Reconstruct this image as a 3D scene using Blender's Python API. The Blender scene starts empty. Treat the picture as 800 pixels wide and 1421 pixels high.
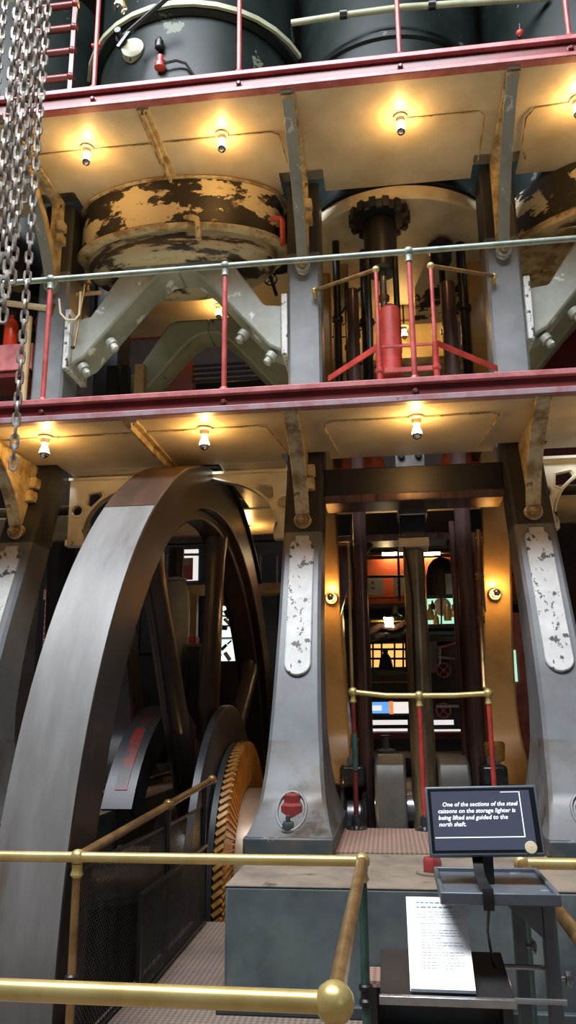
import bpy, bmesh, math, random
from mathutils import Vector, Matrix, Quaternion
random.seed(7)
C = bpy.context.scene.collection
PI = math.pi
sin, cos = math.sin, math.cos

# ------------------------------------------------------------------ camera
FPX, YAW, PITCH, ROLL, EYE = 1100.0, math.radians(7.15), math.radians(13.81), math.radians(-0.55), Vector((0, 0, 1.6))
_r = Vector((cos(YAW), sin(YAW), 0)); _f = Vector((-sin(YAW), cos(YAW), 0)); _u = Vector((0, 0, 1))
_f2 = _f*cos(PITCH) + _u*sin(PITCH); _u2 = _u*cos(PITCH) - _f*sin(PITCH)
_R = _r*cos(ROLL) + _u2*sin(ROLL); _U = _u2*cos(ROLL) - _r*sin(ROLL)
cam = bpy.data.cameras.new('camera'); co = bpy.data.objects.new('camera', cam); C.objects.link(co)
co.matrix_world = Matrix(((_R.x, _U.x, -_f2.x, EYE.x), (_R.y, _U.y, -_f2.y, EYE.y), (_R.z, _U.z, -_f2.z, EYE.z), (0, 0, 0, 1)))
cam.sensor_fit = 'VERTICAL'; cam.sensor_height = 36; cam.lens = FPX/1421*36; cam.clip_start = .05
bpy.context.scene.camera = co

# ------------------------------------------------------------------ world, daylight, exposure
S = bpy.context.scene
S.view_settings.view_transform = 'Standard'; S.view_settings.look = 'None'
S.view_settings.gamma = 1; S.view_settings.use_curve_mapping = False
S.view_settings.exposure = 0.45
w = bpy.data.worlds.new('hall_daylight'); S.world = w; w.use_nodes = True
w.node_tree.nodes['Background'].inputs[0].default_value = (.72, .82, 1, 1)
w.node_tree.nodes['Background'].inputs[1].default_value = .06
def area(name, loc, target, sx, sy, power, col):
    l = bpy.data.lights.new(name, 'AREA'); l.shape = 'RECTANGLE'; l.size = sx; l.size_y = sy; l.energy = power; l.color = col
    o = bpy.data.objects.new(name, l); C.objects.link(o); o.location = loc
    o.rotation_euler = (Vector(target) - Vector(loc)).to_track_quat('-Z', 'Y').to_euler(); return o
area('skylight', (-2.0, .9, 10.8), (-.8, 5.2, 1.6), 8, 2.2, 1650, (.88, .93, 1))        # roof lights over the visitors' side
area('side_fill', (5.2, -4.0, 3.4), (.2, 4.6, 1.0), 3.0, 2.4, 16, (.86, .93, 1))  # weak unseen fill lamp from the visitors' side, no window built

def at(px, py, Y=None, Z=None, X=None):
    """the point on the plane Y=, Z= or X= that the survey photo (800 x 1421) shows at px, py"""
    d = _R*((px-400)/FPX) - _U*((py-710.5)/FPX) + _f2
    k = (Y-EYE.y)/d.y if Y is not None else (Z-EYE.z)/d.z if Z is not None else (X-EYE.x)/d.x
    return EYE + d*k

# ------------------------------------------------------------------ materials
def srgb(*c):
    return tuple((v/255/12.92 if v/255 <= .04045 else ((v/255+.055)/1.055)**2.4) for v in c) + (1,)
def mat(name, c1, c2=None, scale=6, lo=.45, hi=.6, rough=.5, metal=0, stretch=(1, 1, 1), c3=None, lo3=.6, hi3=.66, scale3=None,
        stretch3=None, bump=0, emit=0, spec=.5, detail=6):
    m = bpy.data.materials.new(name); m.use_nodes = True
    n = m.node_tree.nodes; L = m.node_tree.links; b = n['Principled BSDF']
    b.inputs['Roughness'].default_value = rough; b.inputs['Metallic'].default_value = metal
    b.inputs['Specular IOR Level'].default_value = spec
    b.inputs['Base Color'].default_value = c1
    def noise(sc, st, det):
        t = n.new('ShaderNodeTexCoord'); mp = n.new('ShaderNodeMapping'); mp.inputs['Scale'].default_value = st
        L.new(t.outputs['Object'], mp.inputs['Vector'])
        nz = n.new('ShaderNodeTexNoise'); nz.inputs['Scale'].default_value = sc; nz.inputs['Detail'].default_value = det
        nz.inputs['Roughness'].default_value = .62
        L.new(mp.outputs[0], nz.inputs['Vector']); return nz
    def ramp(nz, a, z):
        mr = n.new('ShaderNodeMapRange'); mr.inputs[1].default_value = a; mr.inputs[2].default_value = z
        L.new(nz.outputs['Fac'], mr.inputs[0]); return mr
    def mix(fac, A, B):
        mx = n.new('ShaderNodeMix'); mx.data_type = 'RGBA'
        L.new(fac.outputs[0], mx.inputs[0])
        for sck, v in ((mx.inputs[6], A), (mx.inputs[7], B)):
            if isinstance(v, tuple): sck.default_value = v
            else: L.new(v, sck)
        return mx.outputs[2]
    col = c1
    if c2:
        nz = noise(scale, stretch, detail); col = mix(ramp(nz, lo, hi), c1, c2)
        if bump:
            bp = n.new('ShaderNodeBump'); bp.inputs['Strength'].default_value = bump; bp.inputs['Distance'].default_value = .01
            L.new(nz.outputs['Fac'], bp.inputs['Height']); L.new(bp.outputs[0], b.inputs['Normal'])
    if c3:
        nz3 = noise(scale3 or scale*2.7, stretch3 or stretch, 8); col = mix(ramp(nz3, lo3, hi3), col, c3)
    if not isinstance(col, tuple): L.new(col, b.inputs['Base Color'])
    if emit:
        b.inputs['Emission Strength'].default_value = emit
        if isinstance(col, tuple): b.inputs['Emission Color'].default_value = col
        else: L.new(col, b.inputs['Emission Color'])
    return m
M = {}
cream = srgb(216, 202, 168); peel = srgb(38, 33, 27)
M['cream'] = mat('cream_paint', cream, srgb(190, 172, 132), 3, .4, .7, .45, c3=srgb(112, 72, 38), lo3=.66, hi3=.76, scale3=5)
M['cream_deck'] = mat('cream_deck_paint', srgb(214, 202, 172), srgb(184, 168, 132), 1.6, .38, .68, .38, c3=srgb(140, 110, 70), lo3=.68, hi3=.8, scale3=7)
M['cream_peel'] = mat('peeling_cream_paint', srgb(205, 192, 155), peel, 2.3, .485, .50, .5, stretch=(1, 1, 1.9), c3=srgb(150, 130, 92), lo3=.6, hi3=.7, bump=.2, detail=9)
M['cream_streak'] = mat('streaked_cream_paint', srgb(190, 178, 142), srgb(60, 52, 42), 3.5, .50, .56, .5, stretch=(.7, .7, 4), c3=srgb(150, 130, 92), lo3=.6, hi3=.7, detail=9)
M['cream_rust'] = mat('rusty_cream_paint', srgb(206, 192, 150), srgb(150, 120, 74), 7, .42, .6, .5, c3=srgb(84, 48, 24), lo3=.6, hi3=.68, scale3=11)
M['pale'] = mat('pale_grey_green_paint', srgb(150, 156, 148), srgb(132, 134, 122), 3, .4, .65, .45, c3=srgb(204, 208, 204), lo3=.60, hi3=.63, scale3=5, bump=.1)
M['pale_back'] = mat('olive_grey_paint', srgb(152, 152, 128), srgb(130, 130, 106), 3, .4, .65, .5, c3=srgb(40, 36, 30), lo3=.66, hi3=.68, scale3=9)
M['white_peel'] = mat('flaking_white_paint', srgb(196, 196, 192), srgb(176, 176, 172), 4, .4, .6, .5, c3=srgb(60, 54, 50), lo3=.575, hi3=.60, scale3=22, stretch3=(1, 1, .6), bump=.2)
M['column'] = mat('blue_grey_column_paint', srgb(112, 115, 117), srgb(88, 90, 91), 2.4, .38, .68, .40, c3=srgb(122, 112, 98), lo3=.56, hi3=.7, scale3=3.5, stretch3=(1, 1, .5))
M['column_shaded'] = mat('shaded_column_paint', srgb(48, 50, 52), srgb(36, 38, 40), 2.4, .4, .65, .36)  # darker copy of the column colour with shade put into it
M['column_base'] = mat('worn_column_foot_paint', srgb(56, 66, 70), srgb(84, 78, 70), 5, .45, .65, .5, c3=srgb(116, 124, 122), lo3=.63, hi3=.67, scale3=14)
M['column_foot'] = mat('stained_column_foot_paint', srgb(110, 112, 113), srgb(92, 82, 70), 3.2, .42, .62, .42, c3=srgb(62, 54, 48), lo3=.56, hi3=.68, scale3=5)
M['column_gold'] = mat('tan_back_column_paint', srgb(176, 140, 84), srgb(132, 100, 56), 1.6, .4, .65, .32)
M['tread'] = mat('worn_wheel_tread', srgb(124, 122, 119), srgb(102, 99, 96), 1.3, .35, .65, .48, metal=.12, stretch=(5, 1, 1), c3=srgb(96, 76, 62), lo3=.6, hi3=.75, scale3=1.3)
M['tread_brown'] = mat('browned_wheel_tread', srgb(84, 58, 42), srgb(58, 44, 36), 1.5, .35, .65, .38, metal=.2, stretch=(5, 1, 1))
M['wheel'] = mat('dark_brown_wheel_paint', srgb(58, 48, 42), srgb(40, 33, 29), 2, .4, .65, .3, c3=srgb(92, 66, 48), lo3=.64, hi3=.74, scale3=4)
M['iron'] = mat('black_iron', srgb(27, 26, 26), srgb(18, 17, 17), 5, .4, .6, .38)
M['cover_red'] = mat('red_smeared_dark_paint', srgb(50, 52, 56), srgb(120, 34, 32), 5, .47, .53, .45)
M['iron_gloss'] = mat('oiled_black_iron', srgb(48, 49, 52), srgb(30, 30, 32), 5, .4, .6, .2, spec=.7)
M['bluegrey'] = mat('dusty_blue_grey_disc', srgb(50, 53, 57), srgb(36, 38, 42), 3, .4, .65, .4, c3=srgb(96, 40, 40), lo3=.70, hi3=.73, scale3=3)
M['darkgreen'] = mat('dark_green_cladding', srgb(27, 34, 32), srgb(17, 22, 21), 2, .4, .65, .40, spec=.2, c3=srgb(84, 90, 78), lo3=.64, hi3=.65, scale3=3.4)
M['red_web'] = mat('red_channel_paint', srgb(122, 36, 32), srgb(92, 28, 26), 4, .4, .65, .4)
M['red_flange'] = mat('worn_pink_red_edge', srgb(182, 110, 110), srgb(160, 84, 84), 6, .42, .6, .45, c3=srgb(70, 60, 62), lo3=.68, hi3=.72, scale3=16)
M['mauve'] = mat('worn_mauve_edge', srgb(150, 126, 130), srgb(144, 98, 100), 5, .45, .6, .45, c3=srgb(66, 64, 66), lo3=.66, hi3=.70, scale3=14)
M['red'] = mat('red_paint', srgb(178, 62, 54), srgb(150, 46, 40), 6, .4, .6, .38)
M['red_nut'] = mat('worn_red_nut_paint', srgb(150, 52, 48), srgb(104, 44, 42), 8, .4, .62, .45, c3=srgb(96, 92, 90), lo3=.62, hi3=.66, scale3=16)
M['red_pipe'] = mat('pink_red_pipe', srgb(184, 84, 80), srgb(158, 60, 56), 7, .4, .62, .4)
M['dark_red'] = mat('dark_red_paint', srgb(104, 34, 30), srgb(80, 28, 26), 5, .4, .6, .38)
M['brass'] = mat('brass', srgb(214, 194, 128), srgb(196, 172, 104), 8, .4, .65, .33, metal=.6)
M['brass_dull'] = mat('tarnished_brass', srgb(160, 128, 82), srgb(122, 92, 56), 9, .4, .65, .36, metal=.6)
M['rail_green'] = mat('pale_green_rail', srgb(146, 158, 144), srgb(122, 132, 120), 8, .4, .6, .35, metal=.2)
M['wire'] = mat('dusty_guard_wire', srgb(74, 70, 64), srgb(54, 50, 46), 9, .4, .6, .5, metal=.3)
M['cream_pale'] = mat('pale_cream_paint', srgb(232, 226, 204), srgb(206, 196, 164), 3, .4, .7, .45, c3=srgb(120, 84, 50), lo3=.68, hi3=.76, scale3=9)
M['green'] = mat('green_pipe', srgb(56, 88, 78), srgb(44, 70, 62), 9, .4, .6, .4)
M['steel'] = mat('bright_steel', srgb(178, 180, 180), srgb(150, 152, 152), 8, .4, .6, .25, metal=.8)
M['rod_green'] = mat('oily_steel_rod', srgb(152, 140, 108), srgb(112, 96, 72), 3, .4, .62, .28, metal=.4, stretch=(3, 3, .6))
M['rod_brown'] = mat('polished_dark_rod', srgb(108, 82, 76), srgb(74, 56, 52), 3, .4, .62, .24, metal=.3, stretch=(3, 3, .5))
M['rod_red'] = mat('rusty_red_rod', srgb(136, 70, 50), srgb(92, 56, 48), 2, .42, .58, .3, metal=.1, stretch=(4, 4, .5))
M['web'] = mat('machined_crank_web', srgb(104, 98, 90), srgb(80, 78, 74), 4, .4, .65, .4, metal=.1)
M['yellow'] = mat('ochre_gear_paint', srgb(186, 138, 66), srgb(140, 98, 46), 5, .4, .65, .4)
M['drum'] = mat('bare_steel_drum', srgb(170, 150, 130), srgb(140, 122, 106), 3, .4, .65, .32, metal=.3)
M['plinth'] = mat('blue_grey_plinth_paint', srgb(96, 106, 107), srgb(64, 73, 76), 2.2, .4, .62, .5, c3=srgb(112, 118, 114), lo3=.58, hi3=.7, scale3=3, stretch3=(1, 1, .4))
M['plinth_top'] = mat('dusty_plinth_top', srgb(140, 126, 110), srgb(112, 100, 88), 3.5, .4, .62, .7, c3=srgb(78, 72, 66), lo3=.6, hi3=.7, scale3=6)
M['concrete_foot'] = mat('dark_floor_kerb', srgb(58, 66, 68), srgb(48, 54, 56), 4, .4, .6, .6)
M['pit'] = mat('pit_wall', srgb(28, 26, 25), srgb(20, 19, 18), 3, .4, .6, .7)
M['wall'] = mat('hall_wall', srgb(92, 72, 60), srgb(70, 56, 48), 1.2, .4, .6, .7)
M['ceil'] = mat('hall_ceiling', srgb(60, 58, 54), srgb(48, 46, 44), 1.2, .4, .6, .8)
M['orange'] = mat('orange_wall_paint', srgb(196, 84, 38), srgb(180, 74, 34), 1.5, .4, .6, .6)
M['brick'] = mat('pink_brick', srgb(196, 120, 112), srgb(170, 96, 90), 6, .4, .6, .7)
M['black'] = mat('matt_black_board', srgb(40, 38, 38), srgb(34, 32, 32), 9, .4, .6, .45)
M['stand'] = mat('slate_stand_metal', srgb(98, 105, 113), srgb(86, 93, 101), 9, .4, .6, .38, metal=.2)
M['grey_tank'] = mat('grey_tank_paint', srgb(150, 156, 162), srgb(128, 134, 140), 3, .4, .6, .4)
M['white'] = mat('white_paint', srgb(222, 222, 218), srgb(206, 206, 202), 6, .4, .6, .5)
M['paper'] = mat('white_paper', srgb(252, 253, 254), None, rough=.5)
M['ink'] = mat('grey_ink', srgb(168, 172, 180), None, rough=.8)
M['ink_blue'] = mat('blue_grey_ink', srgb(120, 140, 170), None, rough=.8)
M['chain'] = mat('dusty_grey_chain', srgb(176, 168, 156), srgb(136, 126, 116), 20, .4, .6, .5, metal=.3)
M['mauve_panel'] = mat('mauve_panel', srgb(120, 70, 70), srgb(108, 62, 62), 2, .4, .6, .6)
M['orange_red'] = mat('orange_red_gloss', srgb(232, 70, 34), None, rough=.3)
M['tan'] = mat('tan_paint', srgb(178, 150, 104), srgb(150, 122, 82), 3, .4, .6, .5)
M['teal'] = mat('dark_teal_paint', srgb(40, 62, 60), srgb(32, 50, 50), 4, .4, .6, .4)
M['pinkwheel'] = mat('dull_pink_paint', srgb(140, 72, 84), None, rough=.45)
M['porcelain'] = mat('white_porcelain', srgb(214, 200, 172), None, rough=.3)
M['silver'] = mat('silvered_glass', srgb(225, 222, 215), None, rough=.06, metal=1)
def glow(name, col, s): return mat(name, col, None, rough=.4, emit=s)
M['bulb'] = glow('glowing_bulb_glass', (1, .56, .18, 1), 125)
M['bulb_far'] = glow('glowing_far_bulb_glass', (1, .56, .18, 1), 150)
M['screen'] = glow('lit_screen', srgb(46, 50, 62), .9)
M['screen_line'] = glow('lit_screen_lettering', srgb(225, 226, 240), .9)
M['blue_scr'] = glow('lit_blue_screen', srgb(90, 150, 215), .9)
M['orange_scr'] = glow('lit_orange_screen', srgb(225, 120, 50), .9)
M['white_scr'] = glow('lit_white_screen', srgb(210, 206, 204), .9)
M['warm_win'] = glow('lit_warm_window', srgb(240, 180, 92), 1.0)
M['white_glow'] = glow('lit_daylight_pane', srgb(225, 240, 236), 1.0)
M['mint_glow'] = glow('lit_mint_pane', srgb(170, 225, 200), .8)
M['red_glow'] = glow('red_lamp_glow', (1, .08, .03, 1), 6)
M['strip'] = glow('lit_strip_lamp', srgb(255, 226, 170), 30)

def plate_mat(name, a, b, scale):          # perforated tread plates / woven mat
    m = mat(name, a, b, 3, .4, .65, .75); n = m.node_tree.nodes; L = m.node_tree.links; bs = n['Principled BSDF']
    t = n.new('ShaderNodeTexCoord'); mp = n.new('ShaderNodeMapping'); mp.inputs['Rotation'].default_value = (0, 0, .78)
    L.new(t.outputs['Object'], mp.inputs['Vector'])
    ck = n.new('ShaderNodeTexChecker'); ck.inputs['Scale'].default_value = scale; L.new(mp.outputs[0], ck.inputs['Vector'])
    src = bs.inputs['Base Color'].links[0].from_socket
    mx = n.new('ShaderNodeMix'); mx.data_type = 'RGBA'; mx.blend_type = 'MULTIPLY'; mx.inputs[0].default_value = 1
    L.new(src, mx.inputs[6])
    mr = n.new('ShaderNodeMapRange'); mr.inputs[3].default_value = .62; mr.inputs[4].default_value = 1.1
    L.new(ck.outputs['Fac'], mr.inputs[0]); L.new(mr.outputs[0], mx.inputs[7]); L.new(mx.outputs[2], bs.inputs['Base Color'])
    return m
M['floor'] = plate_mat('brown_tread_plate', srgb(134, 116, 102), srgb(112, 98, 88), 52)
M['mat_red'] = plate_mat('red_brown_tread_plate', srgb(152, 114, 100), srgb(136, 116, 100), 52)

# ------------------------------------------------------------------ geometry helpers
class MB:
    def __init__(s): s.v = []; s.f = []
    def add(s, vs, fs):
        k = len(s.v); s.v += [Vector(p) for p in vs]; s.f += [tuple(i+k for i in f) for f in fs]; return s
    def box(s, a, b):
        (x0, y0, z0), (x1, y1, z1) = [tuple(min(p, q) for p, q in zip(a, b)), tuple(max(p, q) for p, q in zip(a, b))]
        return s.add([(x0, y0, z0), (x1, y0, z0), (x1, y1, z0), (x0, y1, z0), (x0, y0, z1), (x1, y0, z1), (x1, y1, z1), (x0, y1, z1)],
                     [(3, 2, 1, 0), (4, 5, 6, 7), (0, 1, 5, 4), (1, 2, 6, 5), (2, 3, 7, 6), (3, 0, 4, 7)])
    def obox(s, c, ax, ay, az):           # oriented box from half-axis vectors
        c, ax, ay, az = map(Vector, (c, ax, ay, az))
        p = [c+i*ax+j*ay+k*az for k in (-1, 1) for j in (-1, 1) for i in (-1, 1)]
        return s.add(p, [(0, 2, 3, 1), (4, 5, 7, 6), (0, 1, 5, 4), (1, 3, 7, 5), (3, 2, 6, 7), (2, 0, 4, 6)])
    def bar(s, p, q, w, h, up=(0, 0, 1)):
        p, q, up = Vector(p), Vector(q), Vector(up); d = (q-p); l = d.length; d /= l
        r = d.cross(up); r.normalize(); u = r.cross(d)
        return s.obox((p+q)/2, d*l/2, r*w/2, u*h/2)
    def tube(s, pts, r, n=10, cap=True, closed=False):
        pts = [Vector(p) for p in pts]; N = len(pts); rs = r if isinstance(r, (list, tuple)) else [r]*N
        t0 = (pts[1]-pts[0]).normalized(); a = Vector((0, 0, 1)) if abs(t0.z) < .9 else Vector((1, 0, 0))
        nrm = t0.cross(a).normalized(); vs = []
        for i, p in enumerate(pts):
            if closed: t = (pts[(i+1) % N]-pts[i-1]).normalized()
            else: t = (pts[min(i+1, N-1)]-pts[max(i-1, 0)]).normalized()
            nrm = (nrm - t*nrm.dot(t)).normalized(); b = t.cross(nrm)
            vs += [p+(nrm*cos(2*PI*k/n)+b*sin(2*PI*k/n))*rs[i] for k in range(n)]
        fs = []
        for i in range(N if closed else N-1):
            j = (i+1) % N
            for k in range(n): fs.append((i*n+k, i*n+(k+1) % n, j*n+(k+1) % n, j*n+k))
        if cap and not closed: fs += [tuple(range(n))[::-1], tuple((N-1)*n+k for k in range(n))]
        return s.add(vs, fs)
    def cyl(s, p, q, r, n=20): return s.tube([p, q], r, n)
    def lathe(s, o, axis, prof, n=32):    # prof: (radius, distance along axis)
        o, ax = Vector(o), Vector(axis).normalized(); a = Vector((0, 0, 1)) if abs(ax.z) < .9 else Vector((1, 0, 0))
        e1 = ax.cross(a).normalized(); e2 = ax.cross(e1); N = len(prof)
        vs = [o+ax*h+(e1*cos(2*PI*k/n)+e2*sin(2*PI*k/n))*max(r, 1e-4) for r, h in prof for k in range(n)]
        fs = [(i*n+k, i*n+(k+1) % n, (i+1)*n+(k+1) % n, (i+1)*n+k) for i in range(N-1) for k in range(n)]
        if prof[0][0] > .001: fs.append(tuple(range(n))[::-1])
        if prof[-1][0] > .001: fs.append(tuple((N-1)*n+k for k in range(n)))
        return s.add(vs, fs)
    def sphere(s, c, r, n=16, sz=1):
        return s.lathe(c, (0, 0, 1), [(r*sin(PI*i/8), -r*sz*cos(PI*i/8)) for i in range(9)], n)
    def prism(s, poly, ext):              # planar polygon extruded by a vector
        poly = [Vector(p) for p in poly]; e = Vector(ext); n = len(poly)
        return s.add(poly+[p+e for p in poly], [tuple(range(n))[::-1], tuple(range(n, 2*n))]+[(i, (i+1) % n, n+(i+1) % n, n+i) for i in range(n)])
    def loft(s, rings, cap=True):
        n = len(rings[0]); vs = [p for r in rings for p in r]
        fs = [(i*n+k, i*n+(k+1) % n, (i+1)*n+(k+1) % n, (i+1)*n+k) for i in range(len(rings)-1) for k in range(n)]
        if cap: fs += [tuple(range(n))[::-1], tuple((len(rings)-1)*n+k for k in range(n))]
        return s.add(vs, fs)
    def ribbon(s, pts, side, thick_dir, w, t):     # flat bar of width w (along side) following pts, t thick along each normal
        side = Vector(side).normalized(); pts = [Vector(p) for p in pts]; rings = []
        for i, p in enumerate(pts):
            tg = (pts[min(i+1, len(pts)-1)]-pts[max(i-1, 0)]).normalized(); nn = side.cross(tg).normalized()
            if nn.dot(Vector(thick_dir)) < 0: nn = -nn
            rings.append([p-side*w/2, p+side*w/2, p+side*w/2+nn*t, p-side*w/2+nn*t])
        return s.loft(rings)
    def build(s, name, m, parent=None, smooth=35, bevel=0, kind=None, label=None):
        org = Vector((0, 0, 0)); q = parent
        while q is not None: org += q.location; q = q.parent
        me = bpy.data.meshes.new(name); me.from_pydata([p-org for p in s.v], [], s.f)
        bm = bmesh.new(); bm.from_mesh(me); bmesh.ops.recalc_face_normals(bm, faces=bm.faces)
        if smooth:
            for f in bm.faces: f.smooth = True
            for e in bm.edges:
                if len(e.link_faces) != 2 or e.calc_face_angle(0) > math.radians(smooth): e.smooth = False
        bm.to_mesh(me); bm.free()
        me.materials.append(M[m]); o = bpy.data.objects.new(name, me); C.objects.link(o)
        if parent is not None: o.parent = parent
        if bevel:
            bv = o.modifiers.new('edge', 'BEVEL'); bv.width = bevel; bv.segments = 2; bv.limit_method = 'ANGLE'; bv.angle_limit = math.radians(40)
        if kind: o['kind'] = kind
        if label: o['label'] = label
        return o
def fill2d(name, loops, to3, depth, m, parent=None, label=None):
    """flat plate with holes: loops of 2D points (first the outline), to3 maps (u, v, w) to the place"""
    cu = bpy.data.curves.new(name, 'CURVE'); cu.dimensions = '2D'; cu.fill_mode = 'BOTH'; cu.extrude = depth/2
    for lp in loops:
        sp = cu.splines.new('POLY'); sp.points.add(len(lp)-1)
        for p, q in zip(sp.points, lp): p.co = (q[0], q[1], 0, 1)
        sp.use_cyclic_u = True
    tmp = bpy.data.objects.new(name+'_curve', cu); me = bpy.data.meshes.new_from_object(tmp)
    mb = MB(); mb.add([to3(*v.co) for v in me.vertices], [tuple(p.vertices) for p in me.polygons])
    bpy.data.objects.remove(tmp); bpy.data.curves.remove(cu); bpy.data.meshes.remove(me)
    return mb.build(name, m, parent, label=label)
def thing(name, label, cat, loc=(0, 0, 0), group=None):
    o = bpy.data.objects.new(name, None); C.objects.link(o); o.location = loc; o.empty_display_size = .1
    o['label'] = label; o['category'] = cat
    if group: o['group'] = group
    return o
def tag(o, label, cat, group=None):
    o['label'] = label; o['category'] = cat
    if group: o['group'] = group
    return o
def dup(root, delta, label, name=None):
    r = root.copy(); C.objects.link(r); r.location = root.location+Vector(delta); r['label'] = label
    def kids(a, b):
        for ch in a.children:
            c = ch.copy(); C.objects.link(c); c.parent = b; kids(ch, c)
    kids(root, r); return r
def circle(cx, cy, r, n=20): return [(cx+r*cos(2*PI*k/n), cy+r*sin(2*PI*k/n)) for k in range(n)]
def interp(tab, z):
    for (a, b) in zip(tab, tab[1:]):
        if a[0] <= z <= b[0]:
            t = (z-a[0])/(b[0]-a[0]); return [p+(q-p)*t for p, q in zip(a, b)]
    return list(tab[-1] if z > tab[-1][0] else tab[0])
def hexnut(mb, c, ax, r, h): mb.lathe(c, ax, [(r, 0), (r, h*.8), (r*.82, h)], 6)

FZ, PT = .28, .797                     # hall floor, top of the engine bed
COLX = (-2.84, -.60, 1.06)             # the three front columns
YC = 6.85                              # crankshaft line
mir = lambda y, b: 2*YC-y if b else y
COLX = (-2.82, -.60, 1.05)
# ------------------------------------------------------------------ the hall
def struct(name, mb, m, **k): return mb.build(name, m, kind='structure', **k)
fl = MB()
for a, b in (((-9, -4, FZ-.12), (9, 3.40, FZ)), ((-1.33, 3.40, FZ-.12), (9, 5.40, FZ)), ((-1.05, 5.40, FZ-.12), (9, 6.05, FZ)), ((-9, 3.40, FZ-.12), (-2.25, 10.35, FZ)),
             ((.86, 6.05, FZ-.12), (9, 10.35, FZ)), ((-9, 10.35, FZ-.12), (9, 18.2, FZ))): fl.box(a, b)
struct('floor', fl, 'floor')
p = MB(); p.box((-2.30, 3.3, -3.1), (.95, 10.45, -3.0)); p.box((-2.32, 3.3, -3.0), (-2.25, 10.4, .16)); p.box((-2.25, 10.35, -3), (.9, 10.45, .16))
p.box((-1.33, 3.4, -3), (-1.25, 5.40, .16)); p.box((-1.25, 5.32, -3), (-1.05, 5.40, .16)); p.box((-1.05, 5.32, -3), (-.97, 6.05, .16)); p.box((-.97, 5.97, -3), (-.80, 6.05, .16)); p.box((-2.25, 3.3, -3), (-1.33, 3.4, .16)); p.box((.87, 5.75, -3), (.95, 10.35, .16)); p.box((-.80, 5.64, -3), (.87, 5.72, .27))
struct('floor_pit', p, 'pit')
struct('wall_back', MB().box((-9, 18, FZ), (9, 18.2, 11)), 'wall')
struct('wall_left', MB().box((-9.2, -1, FZ), (-9, 18.2, 11)), 'wall')
struct('wall_right', MB().box((9, -1, FZ), (9.2, 18.2, 11)), 'wall')
struct('ceiling', MB().box((-9.2, 3.0, 11), (9.2, 18.2, 11.2)), 'ceil')

# ------------------------------------------------------------------ engine beds
bed = thing('engine_bed', 'blue grey painted engine bed under the two foreground columns', 'foundation', (0, 3.9, FZ))
b = MB(); b.box((-.80, 3.9, FZ+.0), (3.2, 5.72, PT)); b.box((-.80, 8.0, FZ), (3.2, 9.8, PT)); b.box((.86, 5.72, FZ), (3.2, 8.0, PT))
b.build('bed_block', 'plinth', bed, bevel=.012)
t = MB(); t.box((-.80, 3.90, PT), (3.2, 5.72, PT+.004)); t.box((-.80, 8.0, PT), (3.2, 9.8, PT+.004)); t.box((.86, 5.72, PT), (3.2, 8.0, PT+.004))
t.build('bed_top', 'plinth_top', bed, label='dusty brown top surface')
MB().box((-.36, 4.75, PT+.004), (.80, 5.66, PT+.012)).build('tread_plate', 'mat_red', bed, label='red brown perforated tread plate')
MB().box((-.83, 3.86, FZ), (3.2, 3.9, FZ+.05)).build('bed_foot', 'concrete_foot', bed, bevel=.006)
bed2 = thing('engine_bed', 'engine bed on the far side of the flywheel pit under the leftmost column', 'foundation', (-3.2, 3.9, FZ))
MB().box((-4.6, 3.9, FZ), (-2.27, 9.8, PT)).build('bed_block', 'plinth', bed2, bevel=.012)
MB().box((-4.6, 3.9, PT), (-2.27, 9.8, PT+.004)).build('bed_top', 'plinth_top', bed2)

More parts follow.
